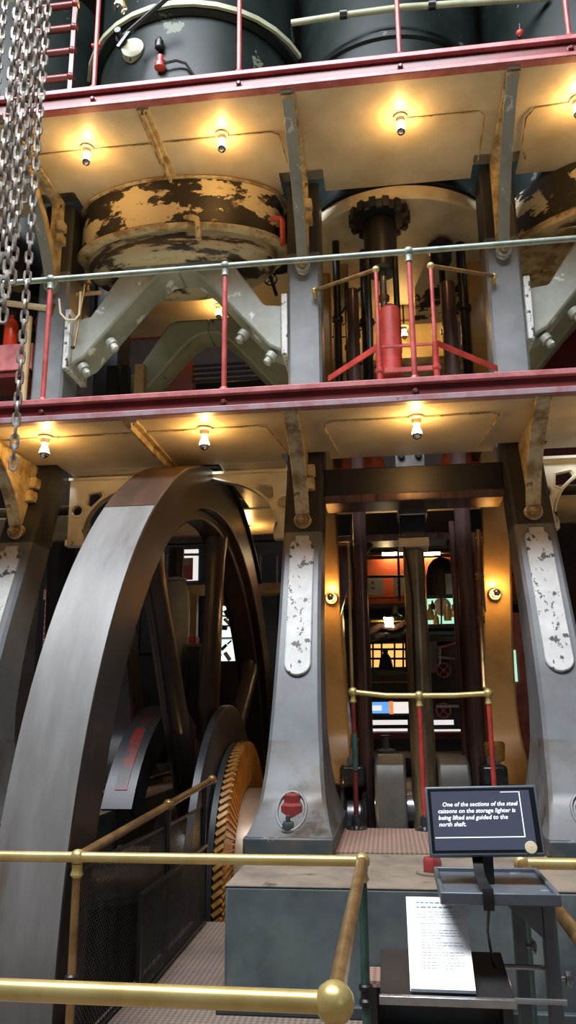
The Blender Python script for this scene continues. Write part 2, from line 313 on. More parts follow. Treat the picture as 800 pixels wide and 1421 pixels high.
# ------------------------------------------------------------------ columns
FRONT = [(.895, 4.66), (.94, 4.73), (1.05, 4.85), (1.3, 4.985), (1.6, 5.10), (2.2, 5.35), (3.0, 5.70), (3.6, 5.94), (4.2, 5.99), (6.06, 6.02)]
BACK = [(.895, 5.88), (1.1, 5.70), (1.35, 5.54), (1.7, 5.55), (2.2, 5.72), (3.0, 6.04), (3.6, 6.28), (4.2, 6.33), (6.06, 6.36)]
HALF = [(.895, .245), (.94, .225), (1.05, .198), (1.2, .18), (1.4, .166), (1.7, .152), (2.2, .143), (3.5, .140), (6.06, .140)]
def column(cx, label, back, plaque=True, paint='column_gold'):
    t = thing('engine_column', label, 'column', (cx, mir(5.27, back), PT+.006))
    k = -1 if back else 1
    MB().box((cx-.255, mir(4.64, back), PT+.006), (cx+.255, mir(5.9, back), .897)).build('foot_plate', 'column_base', t, bevel=.012)
    def shaft(nme, m, zs):
        rings = []
        for z in zs:
            h = interp(HALF, z)[1]; f = interp(FRONT, z)[1]; bk = interp(BACK, z)[1]; c = .022
            rings.append([(cx-h+c, mir(f, back), z), (cx+h-c, mir(f, back), z), (cx+h, mir(f+c, back), z), (cx+h, mir(bk-c, back), z),
                          (cx+h-c, mir(bk, back), z), (cx-h+c, mir(bk, back), z), (cx-h, mir(bk-c, back), z), (cx-h, mir(f+c, back), z)])
        return MB().loft(rings).build(nme, m, t)
    foot = (.895, .92, .94, .99, 1.05, 1.12, 1.2, 1.3, 1.4, 1.6, 1.9, 2.2, 2.6, 2.84)
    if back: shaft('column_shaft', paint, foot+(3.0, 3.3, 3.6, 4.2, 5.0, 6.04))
    else:
        shaft('column_foot', 'column_foot', foot[:9]); shaft('column_shaft', 'column', foot[8:]); shaft('column_head', 'column_shaded', (2.84, 3.0, 3.3, 3.6)); shaft('upper_shaft', 'column', (3.6, 4.2, 5.0, 5.36))
        shaft('upper_head', 'column_shaded', (5.36, 5.7, 6.04))  # both heads take the galleries' shade in their colour
    fy = lambda z: interp(FRONT, z)[1]
    if plaque:
        # long flaking white cover plate, rounded at its foot, square tab on its head, lying on the sloping face
        z0, z1 = 1.79, 2.80; d = Vector((0, fy(z1)-fy(z0), z1-z0)); ln = d.length; d.normalize(); nn = Vector((0, -d.z, d.y)); o = Vector((cx, fy(z0), z0))
        hw = .088; pts = [(hw*cos(a), hw+hw*sin(a)) for a in [PI+PI*i/12 for i in range(13)]]+[(hw, ln-.08), (hw*.85, ln-.045), (.05, ln-.04), (.05, ln), (-.05, ln), (-.05, ln-.04), (-hw*.85, ln-.045), (-hw, ln-.08)]
        MB().prism([o+Vector((x, 0, 0))+d*v-nn*.03 for x, v in pts], nn*.052).build('cover_plate', 'white_peel', t, bevel=.008, label='long flaking white cover plate')
    # red anchor nut in a rounded pocket, and a plain bolt below it
    y = fy(1.03)
    mb = MB(); hexnut(mb, (cx, y+.015, .985), (0, 0, 1), .070, .075); hexnut(mb, (cx, y+.02, 1.06), (0, 0, 1), .052, .05)
    if not back:
        mb.build('anchor_nut', 'red_nut', t, label='red painted anchor nut')
        rim = [(cx+.085*cos(a), fy(1.02+.09*sin(a))-.002, 1.02+.095*sin(a)) for a in [2*PI*i/20 for i in range(20)]]
        MB().tube(rim, .009, 6, closed=True).build('pocket_rim', 'column_foot', t)
        mb = MB(); hexnut(mb, (cx-.01, 4.735, .925), (0, -.2, 1), .036, .045); mb.cyl((cx-.01, 4.735, .955), (cx-.01, 4.73, 1.0), .014, 10)
        mb.lathe((cx-.01, 4.735, .915), (0, -.1, 1), [(.05, 0), (.05, .012)], 16); mb.build('foot_bolt', 'column_base', t)
    return t
column(COLX[0], 'leftmost blue grey engine column, cut by the left picture edge beside the flywheel', False)
column(COLX[1], 'middle blue grey flared engine column standing just beside the flywheel', False)
column(COLX[2], 'blue grey flared engine column behind the screen on its stand', False)
column(COLX[0], 'dark rear column behind the leftmost blue grey column', True, False, 'column_shaded')
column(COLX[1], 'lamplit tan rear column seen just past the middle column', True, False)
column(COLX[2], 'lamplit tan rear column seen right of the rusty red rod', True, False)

# cross beams tying the columns
def cross_beam(x0, x1, label, back):
    t = thing('cross_beam', label, 'beam', ((x0+x1)/2, mir(6.12, back), 3.12))
    MB().box((x0, mir(5.97, back), 3.19), (x1, mir(6.22, back), 3.41)).build('beam_web', 'iron', t, bevel=.008)
    MB().box((x0, mir(5.93, back), 3.125), (x1, mir(6.26, back), 3.19)).build('bottom_flange', 'rod_brown', t, bevel=.008)
    if back:
        for x, s in ((x0, 1), (x1, -1)):
            arc = [(x, mir(6.0, 1), 3.13), (x+s*.34, mir(6.0, 1), 3.13), (x+s*.20, mir(6.0, 1), 2.95), (x+s*.08, mir(6.0, 1), 2.72), (x, mir(6.0, 1), 2.45)]
            MB().prism(arc, (0, -.08, 0)).build('corner_gusset', 'rod_brown', t)
cross_beam(COLX[1]+.14, COLX[2]-.14, 'dark iron beam joining the tops of the two foreground columns', False)
cross_beam(COLX[1]+.14, COLX[2]-.14, 'rear dark iron beam with curved gussets between the tan rear columns', True)

# ------------------------------------------------------------------ galleries
def gallery(name, label, zb, zt, back, flange2, x0=-4.4, x1=3.0, ribs=(-1.72,)):
    t = thing(name, label, 'gallery', (0, mir(4.9, back), zb)); k = -1 if back else 1
    e = mir(4.9, back); f = lambda d: e+k*d
    dk = MB()
    dk.box((x0, f(.02), zt-.035), (x1, f(1.10 if zb < 4 else 1.30), zt-.02))          # tread plate
    ybk = 1.17 if zb < 4 else 1.28
    dk.box((x0, f(.03), zb+.004), (x1, f(.98), zb+.022))
    for a, c in ((x0, COLX[0]-.19), (COLX[0]+.19, COLX[1]-.19), (COLX[1]+.19, COLX[2]-.19), (COLX[2]+.19, x1)):
        dk.box((a, f(.98), zb+.004), (c, f(ybk), zb+.022))
    dk.build('deck', 'cream_deck', t)
    h = zt-zb
    MB().box((x0, f(0), zt-.042), (x1, f(.075), zt)).build('top_flange', 'red_flange', t, bevel=.006)
    MB().box((x0, f(.034), zb+.035), (x1, f(.06), zt-.042)).build('channel_web', 'red_web', t)
    MB().box((x0, f(0), zb), (x1, f(.075), zb+(.045 if zb < 4 else .038))).build('bottom_flange', flange2, t, bevel=.006)
    for x in ribs:
        mb = MB(); mb.box((x-.05, f(.08), zb-.012), (x+.05, f(ybk), zb+.004)); mb.box((x-.010, f(.08), zb-.06), (x+.010, f(ybk), zb-.012))
        mb.build('deck_rib', 'cream_rust', t)
    return t
def web_bolts(t, xs, zb, zt, m):
    for x in xs:
        mb = MB(); z = zb+(zt-zb)*.46
        mb.lathe((x, 4.936, z), (0, -1, 0), [(.026, 0), (.026, .006), (.019, .007), (.019, .022), (.012, .028)], 8); mb.build('web_bolt', m, t)
g1 = gallery('gallery_platform', 'lower front gallery with pinkish red channel edge over the flywheel', 3.525, 3.692, False, 'mauve')
for xa, xb in ((COLX[0]+.19, -1.83), (-1.33, COLX[1]-.19)):       # inner deck either side of the wheel slot
    MB().box((xa, 6.08, 3.53), (xb, 7.54, 3.55)).build('inner_deck', 'cream_deck', g1)
mb = MB(); mb.box((COLX[1]+.14, 6.72, 3.86), (COLX[2]-.14, 6.95, 3.95)); mb.box((COLX[1]+.14, 6.30, 3.86), (COLX[1]+.20, 7.40, 3.95)); mb.box((COLX[2]-.20, 6.30, 3.86), (COLX[2]-.14, 7.40, 3.95)); mb.build('bearer', 'iron', g1)
g2 = gallery('gallery_platform', 'upper front gallery with red channel edge and three lamps below', 6.06, 6.243, False, 'red_flange', ribs=(-1.72, 2.1))
g3 = gallery('gallery_platform', 'lower rear gallery glimpsed behind the flywheel and cross beam', 3.525, 3.692, True, 'mauve')
g4 = gallery('gallery_platform', 'upper rear gallery with tan lit underside behind the forked frames', 6.06, 6.243, True, 'red_flange')
PX = (-2.34, -1.05, .234, 1.50); UX = (-2.10, -.96, .242, 1.449)
web_bolts(g1, PX, 3.525, 3.692, 'dark_red'); web_bolts(g2, UX, 6.06, 6.243, 'dark_red')

# brackets that carry the galleries
def bracket(cx, label, pts, boss, web_low, upper):
    t = thing('gallery_bracket', label, 'bracket', (cx, boss[0], boss[1]))
    P = [(cx, y, z) for y, z in pts]
    MB().ribbon(P, (1, 0, 0), (0, 1, 0), .105 if not upper else .092, .022).build('front_flange', 'cream_rust' if not upper else 'pale', t, bevel=.004)
    poly = [Vector((cx-.022, y+.012, z)) for y, z in pts]+[Vector((cx-.022, y, z)) for y, z in web_low]
    if upper:
        poly = [Vector((cx-.022, y+.012, z)) for y, z in pts]+[Vector((cx-.022, y, z)) for y, z in reversed([(5.25, 6.055), (5.50, 5.93), (5.75, 5.74), (5.91, 5.56), (6.0, 5.40), (6.0, 5.20)])]
        MB().box((cx-.05, 4.96, 6.03), (cx+.05, 6.12, 6.06)).build('top_flange', 'cream_rust', t, bevel=.004)
        MB().box((cx-.05, 5.97, 5.2), (cx+.05, 6.03, 6.04)).build('back_flange', 'cream_rust', t, bevel=.004)
    MB().prism(poly, (.044, 0, 0)).build('web', 'cream_rust', t)
    by, bz = boss
    MB().lathe((cx, by+.05, bz), (0, -1, 0), [(.058, 0), (.064, .04), (.064, .085), (.052, .092), (.046, .085)], 24).build('boss', 'cream_rust' if not upper else 'pale', t)
    mb = MB(); hexnut(mb, (cx, by-.03, bz), (0, -1, 0), .034, .035); mb.cyl((cx, by-.06, bz), (cx, by-.085, bz), .016, 10); mb.build('boss_nut', 'cream_rust', t)
    mb = MB()
    for z in ((bz+.30, bz+.42) if not upper else (bz+.45, bz+.58)):
        y = interp(FRONT, z)[1]
        mb.box((cx+.022, y-.09, z-.045), (cx+.085, y+.01, z+.045))
    mb.build('pad', 'cream_rust', t, bevel=.01)
    return t
lowp = [(4.935, 3.520), (5.08, 3.46), (5.24, 3.375), (5.38, 3.28), (5.49, 3.18), (5.565, 3.08), (5.62, 2.97)]
loww = [(5.70, 2.97), (5.78, 3.15), (5.92, 3.52)]
upp = [(4.935, 6.055), (5.15, 5.97), (5.40, 5.82), (5.62, 5.64), (5.78, 5.46), (5.88, 5.30), (5.93, 5.20)]
upw = [(6.0, 5.20), (6.0, 6.05)]
nm = ('leftmost blue grey', 'middle blue grey', 'screen side')
bracket(COLX[0], 'cream lower gallery bracket at the left picture edge, above the flaking white plate', lowp, (5.665, 2.93), loww, False)
bracket(COLX[1], 'cream lower gallery bracket bolted to the middle column beside the flywheel top', lowp, (5.665, 2.93), loww, False)
bracket(COLX[2], 'cream lower gallery bracket bolted to the column behind the screen', lowp, (5.665, 2.93), loww, False)
bracket(COLX[0], 'cream upper gallery bracket behind the hanging chains', upp, (5.97, 5.205), upw, True)
bracket(COLX[1], 'pale upper gallery bracket on the middle column, ending in a round boss at the handrail', upp, (5.97, 5.205), upw, True)
bracket(COLX[2], 'pale upper gallery bracket on the column right of the red inner guard', upp, (5.97, 5.205), upw, True)

# pierced cream spandrel brackets under the lower gallery
def spandrel(x0, s, wdt, label, Y=6.3):
    t = thing('spandrel_bracket', label, 'bracket', (x0, Y, 2.95))
    to3 = lambda u, v, w_: Vector((x0+s*u, Y+w_, v))
    zt = 3.50
    arc = [(wdt, zt-.035)]+[(.14+(wdt-.14)*(1-sin(a))**.95, 2.98+(zt-.06-2.98)*(cos(a))**.75) for a in [PI/2*i/14 for i in range(2, 14)]]+[(.15, 2.985)]
    out = [(0, 2.98), (0, zt), (wdt, zt)]+arc
    tri = [(.17, 3.38), (.28, 3.40), (.30, 3.36), (.20, 3.27), (.16, 3.29)]
    fill2d('spandrel_plate', [out, circle(.075, 3.24, .045, 20), tri], to3, .04, 'cream_pale', t)
    MB().box((min(x0, x0+s*wdt), Y-.06, zt-.002), (max(x0, x0+s*wdt), Y+.06, zt+.02)).build('top_flange', 'cream_pale', t)
    rim = [to3(u, v, -.02) for u, v in circle(.075, 3.24, .055, 20)]
    MB().tube(rim, .012, 6, closed=True).build('hole_rim', 'cream_pale', t)
    mb = MB(); mb.tube([to3(u, v, -.02) for u, v in [(u+(u-.22)*.18, v+(v-3.34)*.18) for u, v in tri]], .009, 6, closed=True); mb.build('slot_rim', 'cream_pale', t)
    mb = MB(); mb.ribbon([to3(u, v, 0) for u, v in arc], (0, 1, 0), (0, 0, 1), .085, .014); mb.build('arc_flange', 'cream_pale', t)
    mb = MB(); mb.box((x0-s*.01, Y-.05, 2.93), (x0+s*.16, Y+.05, 2.985)); mb.cyl((x0+s*.05, Y-.05, 2.955), (x0+s*.05, Y-.09, 2.955), .025, 8); mb.build('foot', 'cream_pale', t, bevel=.006)
spandrel(COLX[0]+.145, 1, .72, 'pierced cream bracket left of the flywheel top, spreading from the leftmost column')
spandrel(COLX[1]-.145, -1, .68, 'pierced cream bracket between the flywheel top and the middle column')
spandrel(COLX[2]+.145, 1, .70, 'pierced cream bracket at the right picture edge beneath the lower gallery')
# ------------------------------------------------------------------ railings
def railing(label, xs, zt, zdeck, x0, x1, mrail, mpost, Y=4.9):
    t = thing('gallery_railing', label, 'railing', (0, Y+.035, zdeck))
    yy = Y+.035
    MB().cyl((x0, yy, zt), (x1, yy, zt), .021, 14).build('handrail', mrail, t)
    for x in xs:
        MB().cyl((x, yy, zdeck), (x, yy, zt-.05), .018, 12).build('post', mpost, t)
        mb = MB(); mb.sphere((x, yy, zt), .035, 16); mb.lathe((x, yy, zt-.085), (0, 0, 1), [(.020, 0), (.026, .008), (.022, .03), (.024, .055)], 14); mb.build('ball_joint', mrail, t)
        MB().lathe((x, yy, zdeck), (0, 0, 1), [(.034, 0), (.030, .015), (.020, .022)], 14).build('post_foot', mpost, t)
    return t
railing('pale green handrail on thin red posts along the lower gallery edge', PX, 4.632, 3.692, -4.3, 2.95, 'rail_green', 'red_pipe')
railing('red railing posts rising from the upper gallery edge', UX, 7.20, 6.243, -4.3, 2.95, 'rail_green', 'red_pipe')

def brass_ball(mb, p, r=.034): mb.sphere(p, r, 18)
ZR = 1.02
t = thing('brass_railing', 'brass visitor railing on green posts around the flywheel corner, nearest the viewer', 'railing', (-.14, 1.79, FZ))
YA, YB, XA = 1.785, 3.297, -.139
lp = lambda a, b, k: [x+(y-x)*k for x, y in zip(a, b)]
MB().cyl((-2.2, YA+.02, ZR), (XA, YA, ZR), .0215, 16).build('front_rail', 'brass', t)
MB().cyl((XA, YA, ZR), (XA, YB, ZR), .0205, 16).build('return_rail', 'brass_dull', t, label='tarnished return rail')
MB().cyl((-2.9, YB, ZR), (XA, YB, ZR), .0205, 16).build('back_rail', 'brass', t)
for x, y, r in ((XA, YA, .041), (XA, YB, .031), (-1.282, YB, .031)):
    mb = MB(); brass_ball(mb, (x, y, ZR), r); mb.lathe((x, y, ZR-.075), (0, 0, 1), [(.019, 0), (.026, .01), (.020, .03), (.022, .05)], 14); mb.build('ball_joint', 'brass', t)
def rpost(x, y, m):
    p = MB().cyl((x, y, FZ), (x, y, ZR-.06), .0165, 12).build('post', m, t)
    mb = MB(); mb.lathe((x, y, .52), (0, 0, 1), [(.018, 0), (.026, .006), (.026, .02), (.019, .028), (.019, .05), (.026, .056), (.026, .07), (.018, .076)], 14)
    mb.build('post_collar', 'iron', p); MB().lathe((x, y, FZ), (0, 0, 1), [(.05, 0), (.05, .012), (.022, .03)], 16).build('post_base', 'iron', p)
rpost(XA, YB, 'green'); rpost(-1.282, YB, 'brass_dull'); rpost(XA, YA, 'green')
t = thing('brass_railing', 'tarnished brass visitor railing entering from the right behind the screen stand', 'railing', (.46, 2.2, FZ))
MB().cyl((.448, 1.9, ZR), (.46, 3.297, ZR), .0205, 14).build('return_rail', 'brass_dull', t)
MB().cyl((.46, 3.297, ZR), (2.6, 3.297, ZR), .0205, 14).build('back_rail', 'brass', t)
for x, y in ((.46, 3.297),):
    mb = MB(); brass_ball(mb, (x, y, ZR), .031); mb.build('ball_joint', 'brass', t)
    MB().cyl((x, y, FZ), (x, y, ZR-.03), .0165, 12).build('post', 'green', t)
MB().cyl((.448, 1.9, FZ), (.448, 1.9, ZR), .0165, 12).build('post', 'green', t)

# wire mesh guard along the wheel pit
def mesh_panel(name, label, p, q, z0, z1, step, fr, mw, mf, grp=None):
    p, q = Vector(p), Vector(q); L = (q-p).length; d = (q-p)/L; n = Vector((-d.y, d.x, 0)); H = z1-z0
    t = thing(name, label, 'guard', (p.x, p.y, z0), grp)
    P = lambda u, v: p+d*u+Vector((0, 0, z0+v))-Vector((0, 0, p.z))
    mb = MB(); k = -H
    while k < L:
        for up in (0, 1):
            a, b = max(k, 0), min(k+H, L)
            if b-a > .01:
                va, vb = a-k, b-k
                if up: va, vb = H-va, H-vb
                A, B = P(a, va), P(b, vb); e = (B-A).normalized(); s = n.cross(e)*.0022; m = n*.0018
                mb.add([A+s, A-s+m*0, B-s, B+s, A+m, B+m], [(0, 4, 5, 3), (4, 1, 2, 5), (0, 3, 2, 1)])
        k += step
    w_ = mb.build('wire_mesh', mw, t, smooth=0)
    f = MB()
    for a, b in (((0, 0), (L, 0)), ((0, H), (L, H)), ((0, 0), (0, H)), ((L, 0), (L, H))): f.bar(P(*a), P(*b), fr, fr, n)
    f.build('frame', mf, t)
    return t
PA, PB = (-1.285, 3.33, 0), (-1.262, 5.38, 0)
mesh_panel('mesh_guard', 'tall black wire mesh guard beneath the sloping brass rail beside the flywheel', PA, PB, FZ+.02, .965, .030, .016, 'wire', 'iron')
mesh_panel('mesh_guard', 'low black framed mesh panel leaning on the tall guard', (-1.215, 3.95, 0), (-1.225, 5.36, 0), FZ+.02, .74, .022, .018, 'wire', 'iron')
t = thing('guard_rail', 'tarnished brass rail running back from the brass railing to the ochre gear wheel', 'railing', (-1.30, 3.35, FZ))
RA, RB = Vector((-1.282, 3.30, ZR)), Vector((-1.245, 5.60, ZR+.10))
MB().cyl(RA, RB, .0205, 14).build('handrail', 'brass_dull', t)
for k in (.55, .93):
    q = RA.lerp(RB, k); MB().sphere(q if k < .9 else RB, .032, 14).build('ball_joint', 'brass_dull', t)
    MB().cyl((q.x, min(q.y, 5.38), FZ), (q.x, min(q.y, 5.38), q.z), .016, 10).build('post', 'iron', t)
t = thing('guard_rail', 'dark rail and mesh on the far side of the flywheel rim', 'railing', (-2.1, 5.0, FZ))
MB().cyl((-2.12, 3.9, ZR-.02), (-2.12, 8.6, ZR-.02), .02, 12).build('handrail', 'brass_dull', t)
for y in (4.0, 6.2, 8.5): MB().cyl((-2.12, y, .16), (-2.12, y, ZR-.02), .016, 10).build('post', 'iron', t)

# ------------------------------------------------------------------ flywheel and shaft
WZ, R0, RI, XR, XL = .32, 3.25, 2.91, -1.42, -1.755
SY = 6.72                               # axis of flywheel and shaft
t = thing('flywheel', 'huge grey treaded flywheel rising from the pit through the lower gallery', 'flywheel', (-1.58, SY, WZ))
def ring(x0, x1, r0, r1, n=128):       # hoop of square section about the shaft
    mb = MB(); vs = []; fs = []
    for i in range(n):
        a = 2*PI*i/n; s_, c_ = sin(a), cos(a)
        vs += [(x0, SY+r0*s_, WZ+r0*c_), (x1, SY+r0*s_, WZ+r0*c_), (x1, SY+r1*s_, WZ+r1*c_), (x0, SY+r1*s_, WZ+r1*c_)]
    for i in range(n):
        j = (i+1) % n
        for k in range(4): fs.append((i*4+k, i*4+(k+1) % 4, j*4+(k+1) % 4, j*4+k))
    return mb.add(vs, fs)
ring(XL+.004, XR-.004, R0, R0-.03).build('tread', 'tread', t, label='worn grey running face')
rings = []
for i in range(46):
    a = 2*PI/128*(i-14); s_, c_ = sin(a), cos(a)
    rings.append([(x, SY+r*s_, WZ+r*c_) for x, r in ((XL+.006, R0+.004), (XR-.006, R0+.004), (XR-.006, R0-.01), (XL+.006, R0-.01))])
MB().loft(rings).build('brown_tread_arc', 'tread_brown', t, label='brown upper part of the running face')  # brown colour laid over the upper arc of the tread
ring(XL, XR, R0-.004, RI).build('rim', 'wheel', t, bevel=.012, label='dark brown rim side')
ring(XL+.07, XR-.07, RI+.01, RI-.09).build('inner_flange', 'wheel', t, bevel=.02)
for k in range(8):
    a = math.radians(9+45*k); d = Vector((0, sin(a), cos(a))); c0 = Vector((-1.578, SY, WZ)); tg = Vector((0, cos(a), -sin(a)))
    rings = []
    for r, wx, wt in ((.35, .10, .16), (.7, .10, .15), (1.6, .09, .125), (2.4, .082, .11), (2.66, .085, .125), (2.80, .095, .18), (2.92, .11, .30)):
        rings.append([c0+d*r+Vector((wx*cos(q), 0, 0))+tg*wt*sin(q) for q in [2*PI*i/16 for i in range(16)]])
    MB().loft(rings).build('spoke', 'wheel', t)
mb = MB(); mb.lathe((-1.90, SY, WZ), (1, 0, 0), [(.20, 0), (.52, .03), (.55, .08), (.55, .40), (.52, .46), (.20, .48)], 40); mb.build('hub', 'wheel', t)
def disc(name, label, x0, x1, r, mside, mtread, cat='disc', bore=.18):
    t = thing(name, label, cat, (x0, SY, WZ))
    MB().lathe((x0, SY, WZ), (1, 0, 0), [(bore, .004), (r-.02, .004), (r-.02, x1-x0-.004), (bore, x1-x0-.004)], 64).build('disc_side', mside, t)
    MB().lathe((x0, SY, WZ), (1, 0, 0), [(r-.03, 0), (r, .012), (r, x1-x0-.012), (r-.03, x1-x0)], 64).build('disc_rim', mtread, t)
    return t
disc('crank_disc', 'big dusty blue grey disc with red smears beside the flywheel hub', -1.410, -1.335, 1.30, 'iron', 'bluegrey')
t = thing('gear_wheel', 'ochre lamplit gear wheel with slanted teeth on its rim, beside the middle column foot', 'gear', (-1.16, SY, WZ))
MB().lathe((-1.325, SY, WZ), (1, 0, 0), [(.2, 0), (.98, 0), (1.0, .012), (1.0, .055), (.97, .06)], 72).build('gear_flange', 'bluegrey', t)
MB().lathe((-1.262, SY, WZ), (1, 0, 0), [(.2, 0), (.985, 0), (.985, .062), (.2, .064)], 72).build('gear_body', 'yellow', t)
mb = MB()
for k in range(110):
    a = 2*PI*k/110; a2 = a+.045
    p0 = Vector((-1.260, SY+.99*sin(a), WZ+.99*cos(a))); p1 = Vector((-1.200, SY+.99*sin(a2), WZ+.99*cos(a2)))
    mb.bar(p0, p1, .026, .036, (0, sin(a), cos(a))); mb.bar((-1.196, SY+.98*sin(a), WZ+.98*cos(a)), (-1.196, SY+.66*sin(a2+.06), WZ+.66*cos(a2+.06)), .012, .022, (1, 0, 0))
mb.build('tooth_ring', 'yellow', t, smooth=0)
t = thing('crank_shaft', 'thick bare steel crank shaft running from the flywheel past the middle column', 'shaft', (0, SY, WZ))
MB().cyl((-2.6, SY, WZ), (-.55, SY, WZ), .19, 40).build('journal', 'drum', t)
MB().lathe((-1.195, SY, WZ), (1, 0, 0), [(.3, 0), (.64, .002), (.64, .50), (.59, .56), (.3, .57)], 56).build('coupling_drum', 'drum', t, label='lamplit steel drum beside the column foot')
MB().cyl((-.55, SY, WZ), (-.16, SY, WZ), .19, 32).build('journal', 'iron_gloss', t)
MB().cyl((.57, SY, WZ), (3.0, SY, WZ), .19, 32).build('journal', 'iron_gloss', t)
MB().cyl((-.16, SY-.20, WZ+.50), (.57, SY-.20, WZ+.50), .13, 28).build('crank_pin', 'steel', t)
for x0, x1 in ((-.155, .085), (.325, .565)):
    prof = [(-.34, -.40), (.34, -.40), (.34, .72), (.27, .84), (.12, .90), (-.12, .90), (-.27, .84), (-.34, .72)]
    MB().prism([(x0, SY-.05+u, WZ+v) for u, v in prof], (x1-x0, 0, 0)).build('crank_web', 'web', t, bevel=.02)
# cover segment with red paint on the near side of the spokes
t = thing('arc_cover', 'curved dark cover segment smeared with red, seen between the flywheel spokes', 'cover', (-1.8, SY, WZ))
for nme, r0, r1, m, x0, x1 in (('cover_plate', 1.30, 1.27, 'bluegrey', -2.02, -1.80), ('inner_flange', 1.27, 1.06, 'bluegrey', -1.83, -1.80)):
    rings = []
    for i in range(15):
        a = math.radians(-62+7*i); s_, c_ = sin(a), cos(a)
        rings.append([(x0, SY+r0*s_, WZ+r0*c_), (x1, SY+r0*s_, WZ+r0*c_), (x1, SY+r1*s_, WZ+r1*c_), (x0, SY+r1*s_, WZ+r1*c_)])
    MB().loft(rings).build(nme, m, t)
rings = []
for i in range(8):
    a = math.radians(-56+5*i); s_, c_ = sin(a), cos(a); r0 = 1.304
    rings.append([(x, SY+r*s_, WZ+r*c_) for x, r in ((-1.95, r0), (-1.86, r0), (-1.86, r0-.006), (-1.95, r0-.006))])
MB().loft(rings).build('red_patch', 'cover_red', t, label='patch of red paint')
# dark guard sheet around the wheel slot in the gallery
rings = []
for i in range(11):
    a = math.radians(-7+4.4*i); s_, c_ = sin(a), cos(a)
    rings.append([(x, SY+r*s_, WZ+r*c_) for x, r in ((XL-.06, R0+.03), (XR+.03, R0+.03), (XR+.03, R0+.045), (XL-.06, R0+.045))])
tag(MB().loft(rings).build('wheel_guard', 'iron'), 'thin black curved sheet over the top of the flywheel', 'guard')

# bearings either side of the crank
for x, lab in ((-.32, 'oily black shaft bearing just right of the middle column foot'), (.74, 'oily black shaft bearing with amber oil cup left of the screen column')):
    t = thing('shaft_bearing', lab, 'bearing', (x, SY, PT))
    MB().lathe((x-.11, SY, .64), (1, 0, 0), [(.1, 0), (.44, .01), (.46, .04), (.38, .06), (.38, .16), (.46, .18), (.44, .21), (.1, .22)], 40).build('bearing_shell', 'iron_gloss', t)
    MB().box((x-.10, SY-.55, -.6), (x+.10, SY+.55, .40)).build('pedestal', 'iron', t, bevel=.01)
    MB().box((x-.10, SY-.36, 1.0), (x+.10, SY+.36, 1.16)).build('bearing_cap', 'iron_gloss', t, bevel=.03)
    for y in (-.27, .27):
        mb = MB(); hexnut(mb, (x, SY+y, 1.16), (0, 0, 1), .05, .06); mb.cyl((x, SY+y, 1.2), (x, SY+y, 1.29), .022, 10); mb.build('cap_nut', 'steel', t)
    if x > 0: MB().lathe((x+.03, SY-.10, 1.16), (0, 0, 1), [(.03, 0), (.085, .02), (.095, .14), (.08, .16)], 24).build('oil_cup', 'yellow', t, label='amber oil cup')
    else: MB().lathe((x+.03, SY-.10, 1.16), (0, 0, 1), [(.02, 0), (.02, .16), (.04, .17), (.04, .19), (.012, .2), (.012, .26)], 16).build('oil_cup', 'brass_dull', t)

# ------------------------------------------------------------------ rods in the crank bay
t = thing('piston_rod', 'dark polished rod, leftmost of the three tall rods between the columns', 'rod', (-.22, 6.6, .7))
MB().cyl((-.218, 6.6, .55), (-.218, 6.6, 5.3), .058, 24).build('rod', 'rod_brown', t)
MB().cyl((-.275, 6.62, .6), (-.275, 6.62, 3.1), .018, 10).build('side_pipe', 'iron', t)
MB().lathe((-.218, 6.6, .62), (0, 0, 1), [(.075, 0), (.075, .06), (.06, .07)], 20).build('foot_collar', 'steel', t)
t = thing('piston_rod', 'rusty red brown rod, rightmost of the three tall rods between the columns', 'rod', (.645, 6.6, .7))
MB().cyl((.645, 6.6, .55), (.645, 6.6, 5.3), .066, 24).build('rod', 'rod_brown', t)
MB().cyl((.555, 6.62, .6), (.555, 6.62, 3.1), .026, 12).build('side_pipe', 'rod_brown', t)
MB().cyl((.722, 6.64, .6), (.722, 6.64, 3.0), .024, 12).build('rust_pipe', 'rod_red', t)
t = thing('connecting_rod', 'olive steel middle rod with square cap hanging under the cross beam', 'rod', (.225, 6.5, .7))
MB().lathe((.222, 6.45, .50), (0, 0, 1), [(.104, 0), (.098, .4), (.088, 1.6), (.085, 2.33)], 28).build('rod', 'rod_green', t)
MB().box((.10, 6.32, 2.84), (.345, 6.58, 2.915)).build('cap_plate', 'cream', t, bevel=.008)
MB().box((.12, 6.34, 2.915), (.325, 6.56, 3.10)).build('cap_block', 'iron', t, bevel=.012)
MB().tube([at(560, 752, Y=6.33), at(568, 790, Y=6.33), at(573, 830, Y=6.34), at(575, 900, Y=6.35), at(577, 960, Y=6.36)], .008, 8).build('oil_pipe', 'iron', t)
t = thing('crosshead_block', 'bright steel crosshead block with two nuts above the cross beam', 'machine part', (.225, 6.45, 3.41))
MB().box((.105, 6.32, 3.10), (.345, 6.6, 3.80)).build('block', 'steel', t, bevel=.01)
for x in (.155, .295):
    mb = MB(); hexnut(mb, (x, 6.322, 3.60), (0, -1, 0), .03, .03); mb.build('nut', 'iron', t)
t = thing('oil_drip_pipe', 'thin brass pipe with collars beside the rusty red rod', 'pipe', (.735, 5.9, 1.7))
pp = [at(664, 735, Y=6.0), at(666, 800, Y=6.0), at(668, 860, Y=6.0), at(673, 955, Y=5.75), Vector((.646, 5.64, 1.70))]
MB().tube(pp, .016, 10).build('pipe', 'brass_dull', t)
for q in (pp[1], pp[2]): MB().lathe(q-Vector((0, 0, .03)), (0, 0, 1), [(.016, 0), (.03, .005), (.03, .02), (.022, .03), (.03, .04), (.03, .055), (.016, .06)], 14).build('collar', 'brass_dull', t)
t = thing('crank_guard_rail', 'bowed brass rail on red posts in front of the three tall rods', 'railing', (.19, 5.6, PT))
